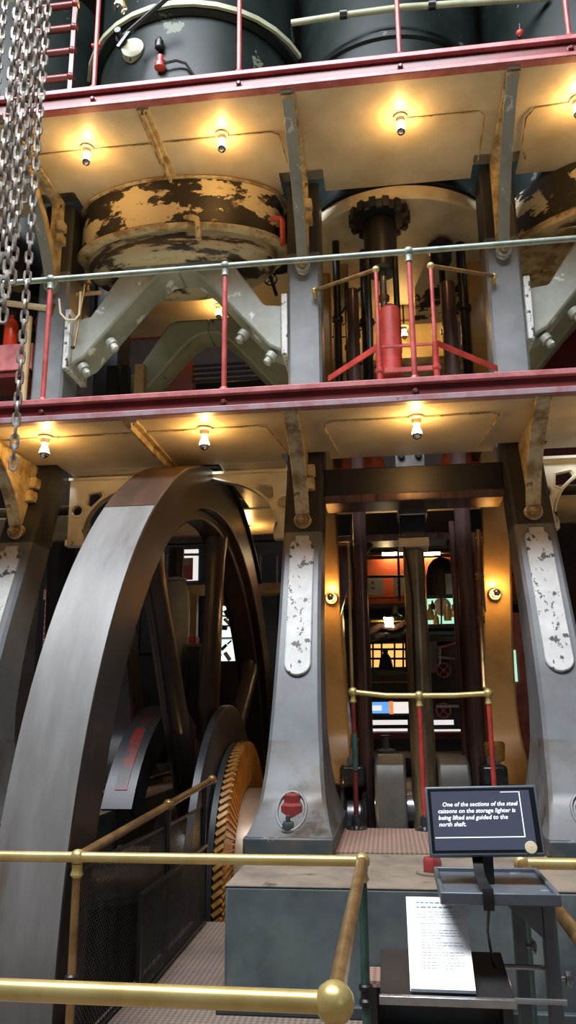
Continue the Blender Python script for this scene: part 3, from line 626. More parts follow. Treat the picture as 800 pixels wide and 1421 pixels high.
ra, rb, rc = Vector((-.265, 5.62, 1.695)), Vector((.184, 5.60, 1.665)), Vector((.646, 5.62, 1.675))
MB().tube([ra, ra.lerp(rb, .5)+Vector((0, 0, -.012)), rb, rb.lerp(rc, .5)+Vector((0, 0, -.006)), rc], .0185, 12).build('handrail', 'brass', t)
for q, m in ((ra, 'dark_red'), (rb, 'red'), (rc, 'red')):
    mb = MB(); mb.sphere(q, .033, 14); mb.lathe(q-Vector((0, 0, .075)), (0, 0, 1), [(.017, 0), (.024, .01), (.018, .03), (.02, .05)], 12); mb.build('ball_joint', 'brass', t)
    MB().cyl((q.x, q.y, PT), (q.x, q.y, q.z-.07), .0165, 12).build('post', m, t)
    MB().lathe((q.x, q.y, PT+.004), (0, 0, 1), [(.07, 0), (.07, .015), (.035, .03), (.03, .09), (.018, .10)], 18).build('post_foot', 'iron_gloss', t)
MB().cyl((ra.x+.003, ra.y-.004, 1.18), (ra.x+.003, ra.y-.004, 1.42), .018, 12).build('green_sleeve', 'green', t)
MB().cyl((ra.x-.006, 5.66, 1.70), (ra.x-.006, 5.66, 2.75), .012, 10).build('riser', 'brass_dull', t)
mb = MB(); hexnut(mb, (.165, 4.24, PT+.004), (0, 0, 1), .05, .075); o = mb.build('anchor_nut', 'red_nut'); tag(o, 'red anchor nut standing on the engine bed left of the screen tray', 'nut')
MB().lathe((.165, 4.24, PT+.003), (0, 0, 1), [(.08, 0), (.08, .01), (.06, .012)], 20).build('washer', 'plinth_top', o)
# ------------------------------------------------------------------ lamps
def lamp(px, py, z, label, far=False, base=None, drop=(0, 0, -1), sc=1.18):
    """bare bulb with silvered tip in a porcelain holder; `base` is the point it is screwed to"""
    b = Vector(base); t = thing('bulb_lamp', label, 'lamp', b)
    d = Vector(drop); q = lambda prof: [(r*sc, h*sc) for r, h in prof]
    MB().lathe(b, d, q([(.045, 0), (.045, .012), (.030, .020), (.026, .045), (.020, .050)]), 18).build('holder', 'porcelain', t)
    g = MB().lathe(b+d*.050*sc, d, q([(.013, 0), (.014, .012), (.024, .034), (.030, .052), (.030, .060)]), 18).build('bulb', 'bulb_far' if far else 'bulb', t, label='glowing glass')
    MB().lathe(b+d*.110*sc, d, q([(.0305, 0), (.029, .010), (.022, .022), (.010, .030), (0, .032)]), 18).build('silver_tip', 'silver', t, label='silvered bulb tip')
    return t
for px, lab in ((65, 'leftmost lit bulb under the lower gallery, next to the hanging chains'), (283, 'lit bulb under the lower gallery just above the flywheel'),
                (578, 'lit bulb under the lower gallery above the dark cross beam')):
    X_ = {65: -2.426, 283: -1.243, 578: .241}[px]; lamp(0, 0, 0, lab, base=(X_, 5.20, 3.527))
lamp(0, 0, 0, 'lit bulb under the lower gallery just past the right picture edge', base=(1.78, 5.20, 3.527))
for x, lab in ((-2.30, 'leftmost lit bulb under the upper gallery'), (-1.175, 'lit bulb under the upper gallery left of the middle bracket'),
               (.243, 'brightest lit bulb under the upper gallery, centre bay'), (1.57, 'lit bulb under the upper gallery cut by the right picture edge')):
    lamp(0, 0, 0, lab, base=(x, 5.34, 6.062))
lamp(0, 0, 0, 'lit bulb seen through the forked frames beneath the rear upper gallery', True, (at(304, 424, Z=6.06).x, at(304, 424, Z=6.06).y, 6.062))
lm = lamp(0, 0, 0, 'lit bulb behind the red inner guard on the lower gallery', True, (at(561, 452, Y=8.3).x, 8.3, at(561, 452, Y=8.3).z))
MB().cyl(lm.location, (lm.location.x, 8.3, 6.06), .009, 8).build('drop_pipe', 'iron', lm)
lamp(0, 0, 0, 'small bulb on the tan rear column just past the middle column', True, (-.55, 7.765, 2.63), (0, -1, 0))
lamp(0, 0, 0, 'small bulb on the tan rear column right of the rusty rod', True, (1.02, 7.765, 2.63), (0, -1, 0))
for x in (-1.5, .25): lamp(0, 0, 0, 'added unseen bulb under the rear lower gallery behind the flywheel' if x < 0 else 'added unseen bulb under the rear lower gallery behind the cross beam', True, (x, 8.35, 3.527))  # bulbs added out of view to brighten the rear underside
lamp(0, 0, 0, 'upper of two lit bulbs before the dark cylinder at the top', True, at(165, -8, Y=6.05)); lamp(0, 0, 0, 'lower of two lit bulbs before the dark cylinder at the top', True, at(176, 18, Y=6.02))
lamp(0, 0, 0, 'bulb low behind the middle column foot lighting the drum', True, (-.70, 6.06, .86), sc=.8)
tag(MB().sphere(at(183, 1015, X=-2.6), .045).build('red_lamp', 'red_glow'), 'small red lamp glowing behind the flywheel spokes', 'lamp')

def wire(label, pts, r=.006, m='cream_rust'):
    o = MB().tube(pts, r, 6).build('lamp_conduit', m); return tag(o, label, 'conduit')
def rc(pts, z): return [Vector((x, y, z)) for x, y in pts]
wire('thin conduit joining the two left bulbs under the lower gallery', rc([(-4.0, 5.23), (-2.43, 5.22), (-1.24, 5.21), (-.86, 5.20), (-.80, 5.24), (-.72, 5.9)], 3.519))
wire('conduit loop around the bulb under the lower gallery centre bay', rc([(-.33, 5.98), (-.40, 5.3), (-.38, 5.22), (-.33, 5.19), (.24, 5.20), (.74, 5.18), (.80, 5.22), (.80, 5.3), (.72, 5.95)], 3.519))
wire('thin conduit joining the two left bulbs under the upper gallery', rc([(-3.6, 5.36), (-2.3, 5.36), (-1.175, 5.36), (-.78, 5.36), (-.72, 5.40), (-.70, 5.75)], 6.053))
wire('conduit from the brightest upper bulb turning back beside the right bracket', rc([(.243, 5.36), (.84, 5.36), (.89, 5.40), (.90, 5.95)], 6.053))
wire('conduit right of the right upper bracket leading to the edge bulb', rc([(1.30, 6.0), (1.24, 5.8), (1.22, 5.48), (1.27, 5.38), (1.57, 5.36), (2.4, 5.36)], 6.053))

# ------------------------------------------------------------------ steam cylinders and casings at the upper levels
def drum_half(mb, cx, cy, r, z0, z1, n=64): mb.lathe((cx, cy, z0), (0, 0, 1), [(r, 0), (r, z1-z0)], n)
t = thing('steam_cylinder', 'large steam cylinder over the forked frame, peeling cream below and dark green above', 'cylinder', (-1.74, 6.9, 5.2))
def oval(prof, nme, m, **k):            # the cylinder's shallow oval foot casting
    mb = MB().lathe((-1.74, 6.30, 0), (0, 0, 1), prof, 72)
    for v in mb.v: v.y = 6.30+(v.y-6.30)*.54
    return mb.build(nme, m, t, **k)
oval([(.90, 5.60), (.94, 5.62), (.94, 6.05)], 'lower_barrel', 'cream_peel', label='peeling cream barrel')
oval([(.8, 5.555), (.97, 5.56), (.985, 5.575), (.985, 5.595), (.90, 5.615)], 'barrel_flange', 'cream_rust')
oval([(.70, 5.36), (.80, 5.39), (.87, 5.46), (.87, 5.56)], 'foot_casting', 'cream_streak')
oval([(.92, 6.03), (.97, 6.04), (.97, 6.055), (.9, 6.058)], 'top_ring', 'cream_rust')
MB().lathe((-1.74, 6.85, 6.07), (0, 0, 1), [(1.02, 0), (1.02, 1.72), (1.08, 1.74), (1.08, 1.82), (1.02, 1.84), (1.02, 3.2)], 72).build('upper_cladding', 'darkgreen', t, label='dark green cladding')
t = thing('steam_cylinder', 'dark patchy green steam cylinder above the centre bay of the upper gallery', 'cylinder', (.22, 7.1, 5.2))
MB().lathe((.22, 7.17, 5.94), (0, 0, 1), [(.2, 0), (.96, .0), (.98, .02), (.98, .12)], 72).build('lower_barrel', 'cream', t, label='cream lower barrel')
MB().lathe((.22, 7.05, 6.07), (0, 0, 1), [(.92, 0), (.92, 1.5), (.95, 1.51), (.95, 1.57), (.92, 1.58), (.92, 3.2)], 72).build('upper_cladding', 'darkgreen', t, label='patchy dark green cladding')
t = thing('steam_cylinder', 'dark peeling steam cylinder above the frame at the right picture edge', 'cylinder', (2.2, 7.0, 5.2))
MB().lathe((2.2, 7.0, 5.62), (0, 0, 1), [(1.0, 0), (1.04, .02), (1.04, .44)], 72).build('lower_barrel', 'cream_peel', t)
MB().lathe((2.2, 7.0, 5.52), (0, 0, 1), [(.9, 0), (1.10, .01), (1.10, .08), (1.0, .10)], 72).build('barrel_flange', 'cream_rust', t)
MB().lathe((2.2, 7.0, 6.07), (0, 0, 1), [(1.02, 0), (1.02, 3.2)], 72).build('upper_cladding', 'darkgreen', t)
t = thing('steam_cylinder', 'shadowy steam cylinder behind the red ladder and chains', 'cylinder', (-3.9, 7.2, 5.2))
MB().lathe((-3.9, 7.2, 5.5), (0, 0, 1), [(.9, 0), (.95, .02), (.95, 3.6)], 64).build('cladding', 'darkgreen', t)
MB().lathe((-3.9, 7.2, 5.40), (0, 0, 1), [(.8, 0), (1.0, .01), (1.0, .08), (.9, .1)], 64).build('barrel_flange', 'iron', t)
t = thing('machine_casing', 'tan casing closing the centre bay behind the red inner guard', 'casing', (.22, 8.75, 4.9))
MB().box((-.46, 8.72, 5.36), (.92, 8.95, 6.05)).build('casing_wall', 'cream', t, bevel=.02)
MB().box((-.48, 8.66, 5.30), (.94, 8.98, 5.37)).build('casing_flange', 'tan', t, bevel=.01)

# notched guide wheel with the black crosshead guide hanging below it
t = thing('crosshead_guide', 'black notched flange and guide barrel hanging over the red cylinder', 'machine part', (.06, 6.5, 5.9))
c = at(527, 308, Y=6.35)
mb = MB(); mb.lathe(c, (0, 0, 1), [(.13, -.02), (.235, -.01), (.245, 0), (.245, .07), (.2, .09)], 40); mb.build('notched_flange', 'iron', t)
mb = MB()
for k in range(14):
    a = 2*PI*k/14; mb.obox(c+Vector((cos(a)*.252, sin(a)*.252, .03)), Vector((cos(a), sin(a), 0))*.022, Vector((-sin(a), cos(a), 0))*.028, (0, 0, .05))
mb.build('flange_teeth', 'iron', t)
b = Vector((c.x, c.y, 0))
MB().lathe(b+Vector((0, 0, 5.30)), (0, 0, 1), [(.12, 0), (.14, .02), (.15, c.z-5.35), (.13, c.z-5.30)], 32).build('guide_barrel', 'iron', t)
for s_ in (-.12, .12): MB().cyl(b+Vector((s_, -.08, 4.5)), b+Vector((s_, -.08, 5.45)), .026, 12).build('guide_bar', 'iron', t)
MB().cyl(b+Vector((.01, -.02, 4.6)), b+Vector((.01, -.02, 5.35)), .03, 14).build('piston_rod', 'steel', t)
MB().lathe(b+Vector((.01, -.02, 5.02)), (0, 0, 1), [(.03, 0), (.05, .01), (.05, .05), (.03, .06)], 14).build('gland', 'brass_dull', t)
q = at(545, 520, Y=6.1); q2 = at(543, 428, Y=6.1)
o = tag(MB().lathe((q.x, q.y, q.z), (0, 0, 1), [(.085, 0), (.085, q2.z-q.z-.02), (.07, q2.z-q.z)], 28).build('red_cylinder', 'red'), 'short red cylinder standing behind the left red guard post', 'cylinder')
MB().lathe((q.x, q.y, q2.z), (0, 0, 1), [(.07, 0), (.05, .02), (.03, .03)], 24).build('top_cap', 'iron', o)

# vertical rods and pipes in the centre bay of the lower gallery
for (xa, ya, xb, yb, r, Y_, m, lab) in (
    (505, 330, 512, 520, .050, 7.0, 'iron_gloss', 'thick black oily rod left of the red cylinder on the lower gallery'),
    (466, 330, 470, 520, .035, 6.8, 'iron', 'dark rod nearest the middle column on the lower gallery'),
    (481, 400, 484, 520, .022, 6.9, 'iron', 'thin dark rod second from the middle column on the lower gallery'),
    (612, 350, 620, 520, .032, 7.2, 'iron_gloss', 'black rod right of the right red guard post'),
    (636, 300, 642, 520, .045, 7.0, 'iron', 'dark tapered bar left of the thin white rod')):
    A = at(xa, ya, Y=Y_); B = at(xb, yb, Y=Y_)
    t = thing('valve_rod', lab, 'rod', (B.x, B.y, 3.7)); MB().cyl((A.x, A.y, 3.90), (A.x, A.y, A.z+.05), r, 16).build('rod', m, t)
    MB().lathe((A.x, A.y, (A.z+4.2)/2), (0, 0, 1), [(r, 0), (r*1.5, .01), (r*1.5, .05), (r, .06)], 16).build('collar', m, t)
A = at(648, 232, Y=5.75); B = at(664, 520, Y=5.75)
# cream and tan castings behind the valve rods
for x0, y0, x1, y1, Y_, d, m, nme, lab in ((578, 338, 642, 440, 7.75, .12, 'cream_peel', 'valve_cover', 'peeling cream cover plate behind the right red guard post'), (468, 325, 482, 425, 7.2, .10, 'tan', 'tan_upright', 'tan upright bar close to the middle column on the lower gallery'),
        (455, 488, 690, 512, 7.9, .3, 'cream_rust', 'bed_casting', 'long cream casting low behind the red inner guard'), (484, 380, 500, 425, 7.9, .1, 'cream', 'cream_cover', 'small cream cover left of the thick black oily rod'), (643, 400, 668, 470, 7.8, .1, 'cream_peel', 'cream_cover', 'blotched cream cover behind the thin white rod')):
    A = at(x0, y1, Y=Y_); B = at(x1, y0, Y=Y_); t = thing(nme, lab, 'casting', (A.x, Y_, A.z))
    MB().box((A.x, Y_, A.z), (B.x, Y_+d, B.z)).build('casting_body', m, t, bevel=.02)
    mb = MB(); mb.box((A.x-.015, Y_-.015, A.z-.02), (B.x+.015, Y_+d+.01, A.z+.015)); mb.build('bottom_lip', m, t, bevel=.005)
    for u in (.2, .8): mb = MB(); hexnut(mb, (A.x+(B.x-A.x)*u, Y_, B.z-.05), (0, -1, 0), .018, .02); mb.build('cover_bolt', 'iron', t)
t = thing('indicator_rod', 'thin white vertical rod passing the right end of the red guard', 'rod', (B.x, B.y, 3.70))
MB().cyl((A.x, A.y, 3.70), (A.x, A.y, A.z), .010, 10).build('rod', 'pale', t)
MB().lathe((A.x, A.y, A.z-.22), (0, 0, 1), [(.010, 0), (.02, .01), (.02, .05), (.013, .06), (.013, .14), (.02, .15), (.02, .17), (.01, .18)], 12).build('coupling', 'cream_rust', t)
# hanging pods of the valve gear
for (px, py, Y_, r, m, lab) in ((612, 352, 6.9, .10, 'iron', 'dark valve chest knob on the right of the guide barrel'), (345*0+586, 345, 7.3, .09, 'tan', 'tan gland boss behind the guide barrel')):
    c = at(px, py, Y=Y_); t = thing('valve_chest', lab, 'valve', c)
    MB().lathe(c-Vector((0, 0, .16)), (0, 0, 1), [(.03, 0), (r*.7, .02), (r, .08), (r, .18), (r*1.25, .19), (r*1.25, .24), (r*.6, .26)], 24).build('chest_body', m, t)
    MB().cyl(c+Vector((0, 0, .09)), c+Vector((0, 0, .7)), r*.35, 12).build('stem', m, t)
def handvalve(px, py, Y_, r, m, lab, ax=(0, -1, 0)):
    c = at(px, py, Y=Y_); t = thing('hand_valve', lab, 'valve', c); a = Vector(ax)
    e1 = a.cross(Vector((0, 0, 1))); e1.normalize(); e2 = a.cross(e1)
    MB().tube([c+(e1*cos(2*PI*k/24)+e2*sin(2*PI*k/24))*r for k in range(24)], r*.13, 8, closed=True).build('hand_wheel', m, t)
    mb = MB()
    for k in range(4): mb.cyl(c, c+(e1*cos(PI/4+PI/2*k)+e2*sin(PI/4+PI/2*k))*r, r*.09, 8)
    mb.lathe(c-a*.02, a, [(r*.1, 0), (r*.25, .01), (r*.25, .04), (r*.1, .05)], 12); mb.build('wheel_spokes', m, t)
    MB().cyl(c, c-a*.27, r*.14, 10).build('stem', 'iron', t); return t
handvalve(376, 388, 6.9, .06, 'iron', 'small black handwheel behind the right arm of the forked frame')
handvalve(499, 452, 7.4, .05, 'iron', 'small black valve wheel left of the red guard post')
for (px, py, qx, qy, Y_, r, m, lab) in ((372, 372, 384, 410, 6.9, .018, 'iron', 'black valve linkage behind the forked frame right arm'),
        (470, 440, 500, 400, 6.6, .012, 'iron', 'slim black link between the dark rods'), (455, 468, 500, 467, 7.4, .008, 'iron', 'thin black lever beside the valve wheel')):
    tag(MB().cyl(at(px, py, Y=Y_), at(qx, qy, Y=Y_), r, 10).build('valve_link', m), lab, 'link')

# red inner guard that bulges in front of the guide
t = thing('inner_guard', 'red inner guard with two posts and sloping brass handles, centre of the lower gallery', 'railing', (.25, 5.4, 3.692))
YG = 5.35; yc = 5.93
A1 = at(522, 374, Y=YG); A2 = at(598, 369, Y=YG); B1 = at(437, 403, Y=yc); B2 = at(686, 383, Y=yc)
for A, B, e in ((A1, B1, -1), (A2, B2, 1)):
    MB().cyl((A.x, A.y, 3.69), (A.x, A.y, 4.14), .023, 14).build('post_sleeve', 'red', t)
    MB().cyl((A.x, A.y, 4.14), (A.x, A.y, A.z), .014, 12).build('post', 'red_pipe', t)
    MB().lathe((A.x, A.y, 3.93), (0, 0, 1), [(.023, 0), (.034, .008), (.034, .03), (.023, .04)], 14).build('collar', 'red', t)
    MB().cyl(A, B, .016, 12).build('handle_rail', 'brass_dull', t)
    MB().sphere(A, .028, 12).build('rail_knob', 'brass', t); mb = MB(); mb.sphere(B, .026, 12); mb.cyl(B, B+Vector((0, .1, -.03)), .02, 10); mb.build('wall_knob', 'brass', t)
    D = Vector((A.x, A.y, 4.14)); E_ = Vector((B.x+(.10 if e < 0 else -.03), yc, 4.14+(.02))); MB().bar(D, E_, .012, .045).build('strap', 'red', t)
for z, h in ((4.13, .016), (3.945, .03)):
    MB().bar((A1.x, A1.y, z), (A2.x, A2.y, z), .02, h).build('cross_bar', 'red_pipe', t)

# ------------------------------------------------------------------ forked frames (inverted Y struts)
def forked(label, cx, Y, dY, m, half, zf, mid=None, zs=1.0, right_only=None, ends=True, boss=True, top=1.35):
    """outline in the plane of the bay: feet on the two columns, crotch in the middle, web rising to the cylinder"""
    t = thing('forked_frame', label, 'frame', (cx, Y, zf))
    def arm(s):
        pts = [(s*half, 0.0), (s*half, .42), (s*(half-.16), .44), (s*.42, .97), (s*.36, min(1.06, top-.01)), (s*.34, top), (0, top), (0, .84), (s*.10, .83), (s*.19, .77), (s*.30, .66), (s*(half-.12), .06)]
        P = [(cx+x, Y, zf+z*zs) for x, z in pts]
        MB().prism(P, (0, dY, 0)).build('arm', m, t, bevel=.02)
        if ends: MB().box((cx+s*(half-.005), Y-.05, zf-.05), (cx+s*(half+.045), Y+dY+.05, zf+.50)).build('end_plate', 'white_peel' if m == 'pale' else m, t, bevel=.006, label='flaking white end plate' if m == 'pale' else None)
        if boss:
            for u, v in ((.34, .36), (half-.30+.18, .015)):
                x = cx+s*(half-u if u == .34 else half-.10); z = zf+(.215 if u == .34 else .0)
                mb = MB(); mb.lathe((x, Y+.06, z-.01), (s*-.55, -.1, -.8), [(.05, -.02), (.05, .03), (.036, .035), (.036, .08), (.02, .09)], 14); mb.build('bolt_boss', m, t)
    for s in (-1, 1): arm(s)
    return t
FC = (COLX[0]+COLX[1])/2; FH = (COLX[1]-COLX[0])/2-.185
forked('pale grey forked frame with flaking white ends, front one over the flywheel', FC, 6.02, .34, 'pale', FH, at(115, 505, Y=6.02).z)
forked('olive grey forked frame behind the pale front one', FC, 7.25, .34, 'pale_back', FH, at(115, 505, Y=6.02).z, boss=False, top=1.0)
forked('pale grey forked frame cut by the right picture edge', COLX[2]+.185+FH, 6.02, .34, 'pale', FH, at(115, 505, Y=6.02).z)
forked('olive grey forked frame at the right picture edge behind the pale one', COLX[2]+.185+FH, 7.25, .34, 'pale_back', FH, at(115, 505, Y=6.02).z, boss=False, top=1.0)
# web plate from the crotch up to the cylinder
for x, lab in ((FC, 'cream web plate rising from the front forked frame to the peeling cylinder'), (COLX[2]+.185+FH, 'cream web plate over the right forked frame')):
    zc = at(115, 505, Y=6.02).z
    tag(MB().prism([(x-.36, 6.10, zc+1.02), (x+.36, 6.10, zc+1.02), (x+.62, 6.10, 5.46), (x-.62, 6.10, 5.46)], (0, .22, 0)).build('web_plate', 'cream_rust', bevel=.015), lab, 'plate')
# ------------------------------------------------------------------ bits on the cylinder face and around the left bay
def pipe(name, label, cat, pts, r, m, n=10, grp=None):
    o = MB().tube(pts, r, n).build(name, m); return tag(o, label, cat, grp)
a = lambda *p: [at(x, y, Y=Y_) for x, y, Y_ in p]
pipe('drain_elbow', 'cream pipe elbow hooked down over the cylinder flange', 'pipe', a((254, 303, 5.84), (268, 302, 5.76), (273, 304, 5.73), (275, 310, 5.72), (276, 332, 5.72)), .026, 'cream_rust', 14)
t = thing('red_drain_pipe', 'red angle pipe at the right end of the peeling cylinder', 'pipe', at(392, 340, Y=5.95))
MB().tube(a((376, 304, 5.95), (390, 303, 5.95), (392, 308, 5.95), (393, 340, 5.95)), .024, 12).build('pipe', 'red', t)
pipe('bent_pipe', 'pale bent pipe looping on the leftmost upper column', 'pipe', a((82, 415, 5.9), (84, 435, 5.88), (92, 444, 5.88), (104, 444, 5.9), (110, 437, 5.92), (112, 405, 5.95)), .010, 'cream')
t = thing('drain_cock', 'brass drain cock on a cream arm beside the leftmost upper column', 'valve', at(120, 405, Y=6.0))
MB().cyl(at(106, 409, Y=5.98), at(142, 406, Y=5.98), .018, 12).build('arm', 'tan', t)
MB().lathe(at(122, 407, Y=5.98), (0, 0, 1), [(.02, 0), (.03, .02), (.018, .05), (.018, .08), (.036, .085), (.036, .11), (.01, .12)], 14).build('cock_body', 'brass_dull', t)
t = thing('oil_pipe', 'thin dark pipe climbing the right edge of the leftmost upper column', 'pipe', at(102, 482, Y=5.93))
MB().tube(a((118, 395, 5.95), (112, 430, 5.95), (103, 482, 5.93)), .010, 8).build('pipe', 'brass_dull', t); MB().sphere(at(101, 482, Y=5.9), .018).build('pipe_end', 'iron', t)
t = thing('grease_pipe', 'short tan pipe with flange left of the leftmost upper column', 'pipe', at(45, 422, Y=6.1))
MB().cyl(at(5, 420, Y=6.0), at(68, 428, Y=6.0), .028, 14).build('pipe', 'cream', t)
MB().cyl(at(68, 428, Y=6.0), at(75, 429, Y=6.0), .05, 14).build('flange', 'brass_dull', t)
t = thing('fire_extinguisher', 'orange red extinguisher bottle half hidden by the hanging chains', 'fire extinguisher', at(12, 490, Y=6.2))
q = at(13, 489, Y=6.2); MB().lathe(q, (0, 0, 1), [(.055, 0), (.062, .02), (.062, .26), (.045, .31), (.022, .33), (.022, .36)], 20).build('bottle', 'orange_red', t)
MB().lathe(q+Vector((0, 0, .36)), (0, 0, 1), [(.03, 0), (.03, .04), (.01, .05)], 12).build('valve_head', 'iron', t)
t = thing('wall_shelf', 'red shelf holding up the extinguisher at the left picture edge', 'shelf', at(20, 510, Y=6.2))
A = at(-30, 505, Y=6.1); B = at(47, 510, Y=6.1)
MB().box((A.x, 6.05, B.z-.03), (B.x, 6.5, q.z)).build('shelf_board', 'red_flange', t); MB().box((A.x, 6.07, B.z-.09), (B.x-.02, 6.48, B.z-.03)).build('shelf_frame', 'dark_red', t)
handvalve(56, 447, 6.25, .05, 'red', 'small red handwheel left of the leftmost upper column')
pipe('red_branch_pipe', 'red branch pipe from the small handwheel', 'pipe', a((40, 456, 6.3), (50, 459, 6.3), (56, 454, 6.3), (57, 436, 6.3)), .014, 'dark_red')
pipe('standing_pipe', 'yellowish vertical pipe behind the hanging chains', 'pipe', [at(41, 440, Y=6.02), Vector((at(41, 440, Y=6.02).x, 6.02, 3.69))], .028, 'tan')
for k, (x0, x1, lab) in enumerate(((150, 166, 'leftmost dark upright behind the pale frame'), (170, 180, 'second dark upright behind the pale frame'), (188, 202, 'lamplit upright third behind the pale frame'))):
    A = at(x0, 470, Y=7.0); B = at(x1, 470, Y=7.0)
    tag(MB().box((A.x, 7.0, 3.55), (B.x, 7.1, 4.9)).build('machine_upright', ('iron', 'iron', 'tan')[k], bevel=.008), lab, 'upright')
A = at(205, 545, Y=8.55); B = at(268, 500, Y=8.55)
tag(MB().box((A.x, 8.55, 3.675), (B.x, 8.68, B.z)).build('mauve_cabinet', 'mauve_panel', bevel=.01), 'mauve cabinet far behind the olive forked frame', 'cabinet')
A = at(270, 545, Y=7.9); B = at(380, 500, Y=7.9)
t = thing('air_pump', 'dark ribbed machine below the crotch of the olive forked frame', 'machine part', ((A.x+B.x)/2, 7.9, 3.68))
MB().box((A.x, 7.9, 3.675), (B.x, 8.4, B.z-.2)).build('pump_body', 'iron', t, bevel=.03)
for k in range(4): MB().cyl((A.x-.02, 7.88, B.z-.20+.06*k), (B.x+.02, 7.88, B.z-.20+.06*k), .016, 8).build('rib_bar', 'iron', t)
A = at(742, 516, Y=7.9); B = at(830, 445, Y=7.9)
t = thing('red_cabinet', 'dull red cabinet behind the right olive frame arm', 'cabinet', (A.x, 7.9, 3.7))
MB().box((A.x-.1, 7.9, 3.70), (B.x, 8.2, B.z)).build('cabinet_body', 'dark_red', t, bevel=.01)
MB().box((A.x-.12, 7.88, B.z), (B.x, 8.22, B.z+.03)).build('cabinet_top', 'red_flange', t)
t = thing('tan_duct', 'tan horizontal duct behind the right pale frame under the peeling barrel', 'duct', at(740, 380, Y=7.4))
MB().box((at(722, 378, Y=7.4).x, 7.4, at(722, 386, Y=7.4).z), (3.0, 7.9, at(722, 365, Y=7.4).z)).build('duct_body', 'tan', t, bevel=.02)

# ------------------------------------------------------------------ above the upper gallery
t = thing('ladder', 'red iron ladder beside the left post of the upper gallery', 'ladder', (-2.5, 5.9, 6.24))
ya = 5.75
A = at(98, 110, Y=ya); B = at(58, 110, Y=ya); L0, L1 = B.x-.22, A.x
for x in (L0, L1): MB().box((x-.02, ya-.012, 6.24), (x+.02, ya+.012, 8.2)).build('side_rail', 'dark_red', t)
for py in (108, 72, 40, 8, -24):
    z = at(90, py, Y=ya).z; MB().cyl((L0-.03, ya, z), (L1+.03, ya, z), .034, 12).build('rung', 'dark_red', t)
    MB().sphere((L1, ya-.01, z), .034, 12).build('rung_boss', 'dark_red', t)
t = thing('starting_lever', 'dark lever with forked foot on the cylinder beside the two bulbs', 'lever', at(170, 55, Y=5.8))
MB().cyl(at(238, -8, Y=5.55), at(172, 50, Y=5.72), .022, 12).build('lever_bar', 'iron', t)
MB().lathe(at(170, 58, Y=5.86), (0, -1, 0), [(.05, 0), (.05, .05), (.03, .06), (.03, .14)], 16).build('pivot', 'iron', t)
MB().bar(at(180, 44, Y=5.70), at(164, 66, Y=5.70), .03, .03).build('clevis', 'iron', t)
c = at(183, 63, Y=5.84)
tag(MB().lathe(c, (0, -1, .02), [(.02, -.10), (.115, -.09), (.105, -.02), (.05, -.01)], 24).build('packing_plate', 'pale_back'), 'round pale green plate behind the dark lever foot', 'plate')
t = thing('steam_cock', 'red steam cock with black cap on the dark cylinder at the top', 'valve', at(222, 85, Y=5.8))
MB().lathe(at(222, 96, Y=5.8), (0, 0, 1), [(.02, 0), (.05, .01), (.05, .05), (.03, .07), (.03, .14)], 16).build('cock_body', 'red', t)
MB().lathe(at(221, 68, Y=5.8), (0, 0, 1), [(.03, 0), (.04, .01), (.04, .08), (.02, .10), (.02, .12)], 14).build('cap', 'iron', t)
MB().tube(a((226, 88, 5.78), (245, 84, 5.78), (258, 88, 5.8), (266, 100, 5.82), (272, 108, 5.84)), .012, 8).build('bent_tube', 'iron', t)
t = thing('steam_cock', 'small red cock left of the lever on the dark cylinder', 'valve', at(135, 63, Y=6.0))
MB().cyl(at(128, 64, Y=5.95), at(140, 62, Y=5.95), .022, 12).build('cock_body', 'red', t); MB().cyl(at(134, 70, Y=5.95), at(134, 55, Y=5.95), .014, 10).build('handle', 'iron', t)
t = thing('steam_pipe', 'long pale pipe with clamps across the dark cylinder at the top', 'pipe', at(500, 15, Y=6.0))
MB().tube(a((405, 32, 6.05), (470, 22, 6.0), (560, 10, 5.98), (680, 2, 6.02), (760, -3, 6.1)), .030, 12).build('pipe', 'pale_back', t)
for x, y in ((477, 20), (600, 7)): MB().cyl(at(x-5, y, Y=5.99), at(x+5, y-1, Y=5.99), .044, 14).build('clamp', 'iron', t)
t = thing('red_valve', 'small red valve in front of the dark centre cylinder at the top', 'valve', at(722, 45, Y=6.0))
MB().sphere(at(722, 46, Y=5.95), .035, 14).build('valve_body', 'red', t); MB().cyl(at(722, 52, Y=5.95), at(722, 34, Y=5.95), .012, 10).build('stem', 'iron', t)
t = thing('walkway_rim', 'curved cream rim of the top walkway round the dark cylinder', 'rim', at(380, 5, Y=5.9))
rr = [Vector((-1.74+1.17*sin(q), 6.9-1.17*cos(q), 7.84)) for q in [math.radians(-70+10*k) for k in range(15)]]
MB().ribbon(rr, (0, 0, 1), (0, 0, 0.01), .05, .03).build('rim_band', 'pale_back', t)

# ------------------------------------------------------------------ hanging hoist chains
def chain(label, x, y, z0, z1, wl, sway=0):
    pitch = wl*1.40; n = int((z1-z0)/pitch); mb = MB(); r = wl*.20
    for i in range(n):
        zc = z0+pitch*(i+.5); ang = (PI/2 if i % 2 else 0)+.35+.15*sin(i*.7); e = Vector((cos(ang), sin(ang), 0))
        xx = x+sway*sin((zc-z0)*1.1); hl = pitch*.66; hw = wl*.38
        pts = []
        for k in range(10):
            q = 2*PI*k/10; sgn = 1 if sin(q) > 0 else -1
            pts.append(Vector((xx, y, zc))+e*hw*cos(q)+Vector((0, 0, (hl-hw)*(.9*sgn if abs(sin(q)) > .1 else 0)+hw*sin(q))))
        mb.tube(pts, r, 5, closed=True)
    return tag(mb.build('hoist_chain', 'chain', smooth=60), label, 'chain', 'hoist chains')
XC = lambda px, py, y: at(px, py, Y=y).x
chain('rightmost hoist chain, longest, hanging down past the lower gallery edge', XC(66, 20, 3.5), 3.5, 2.74, 6.1, .040)
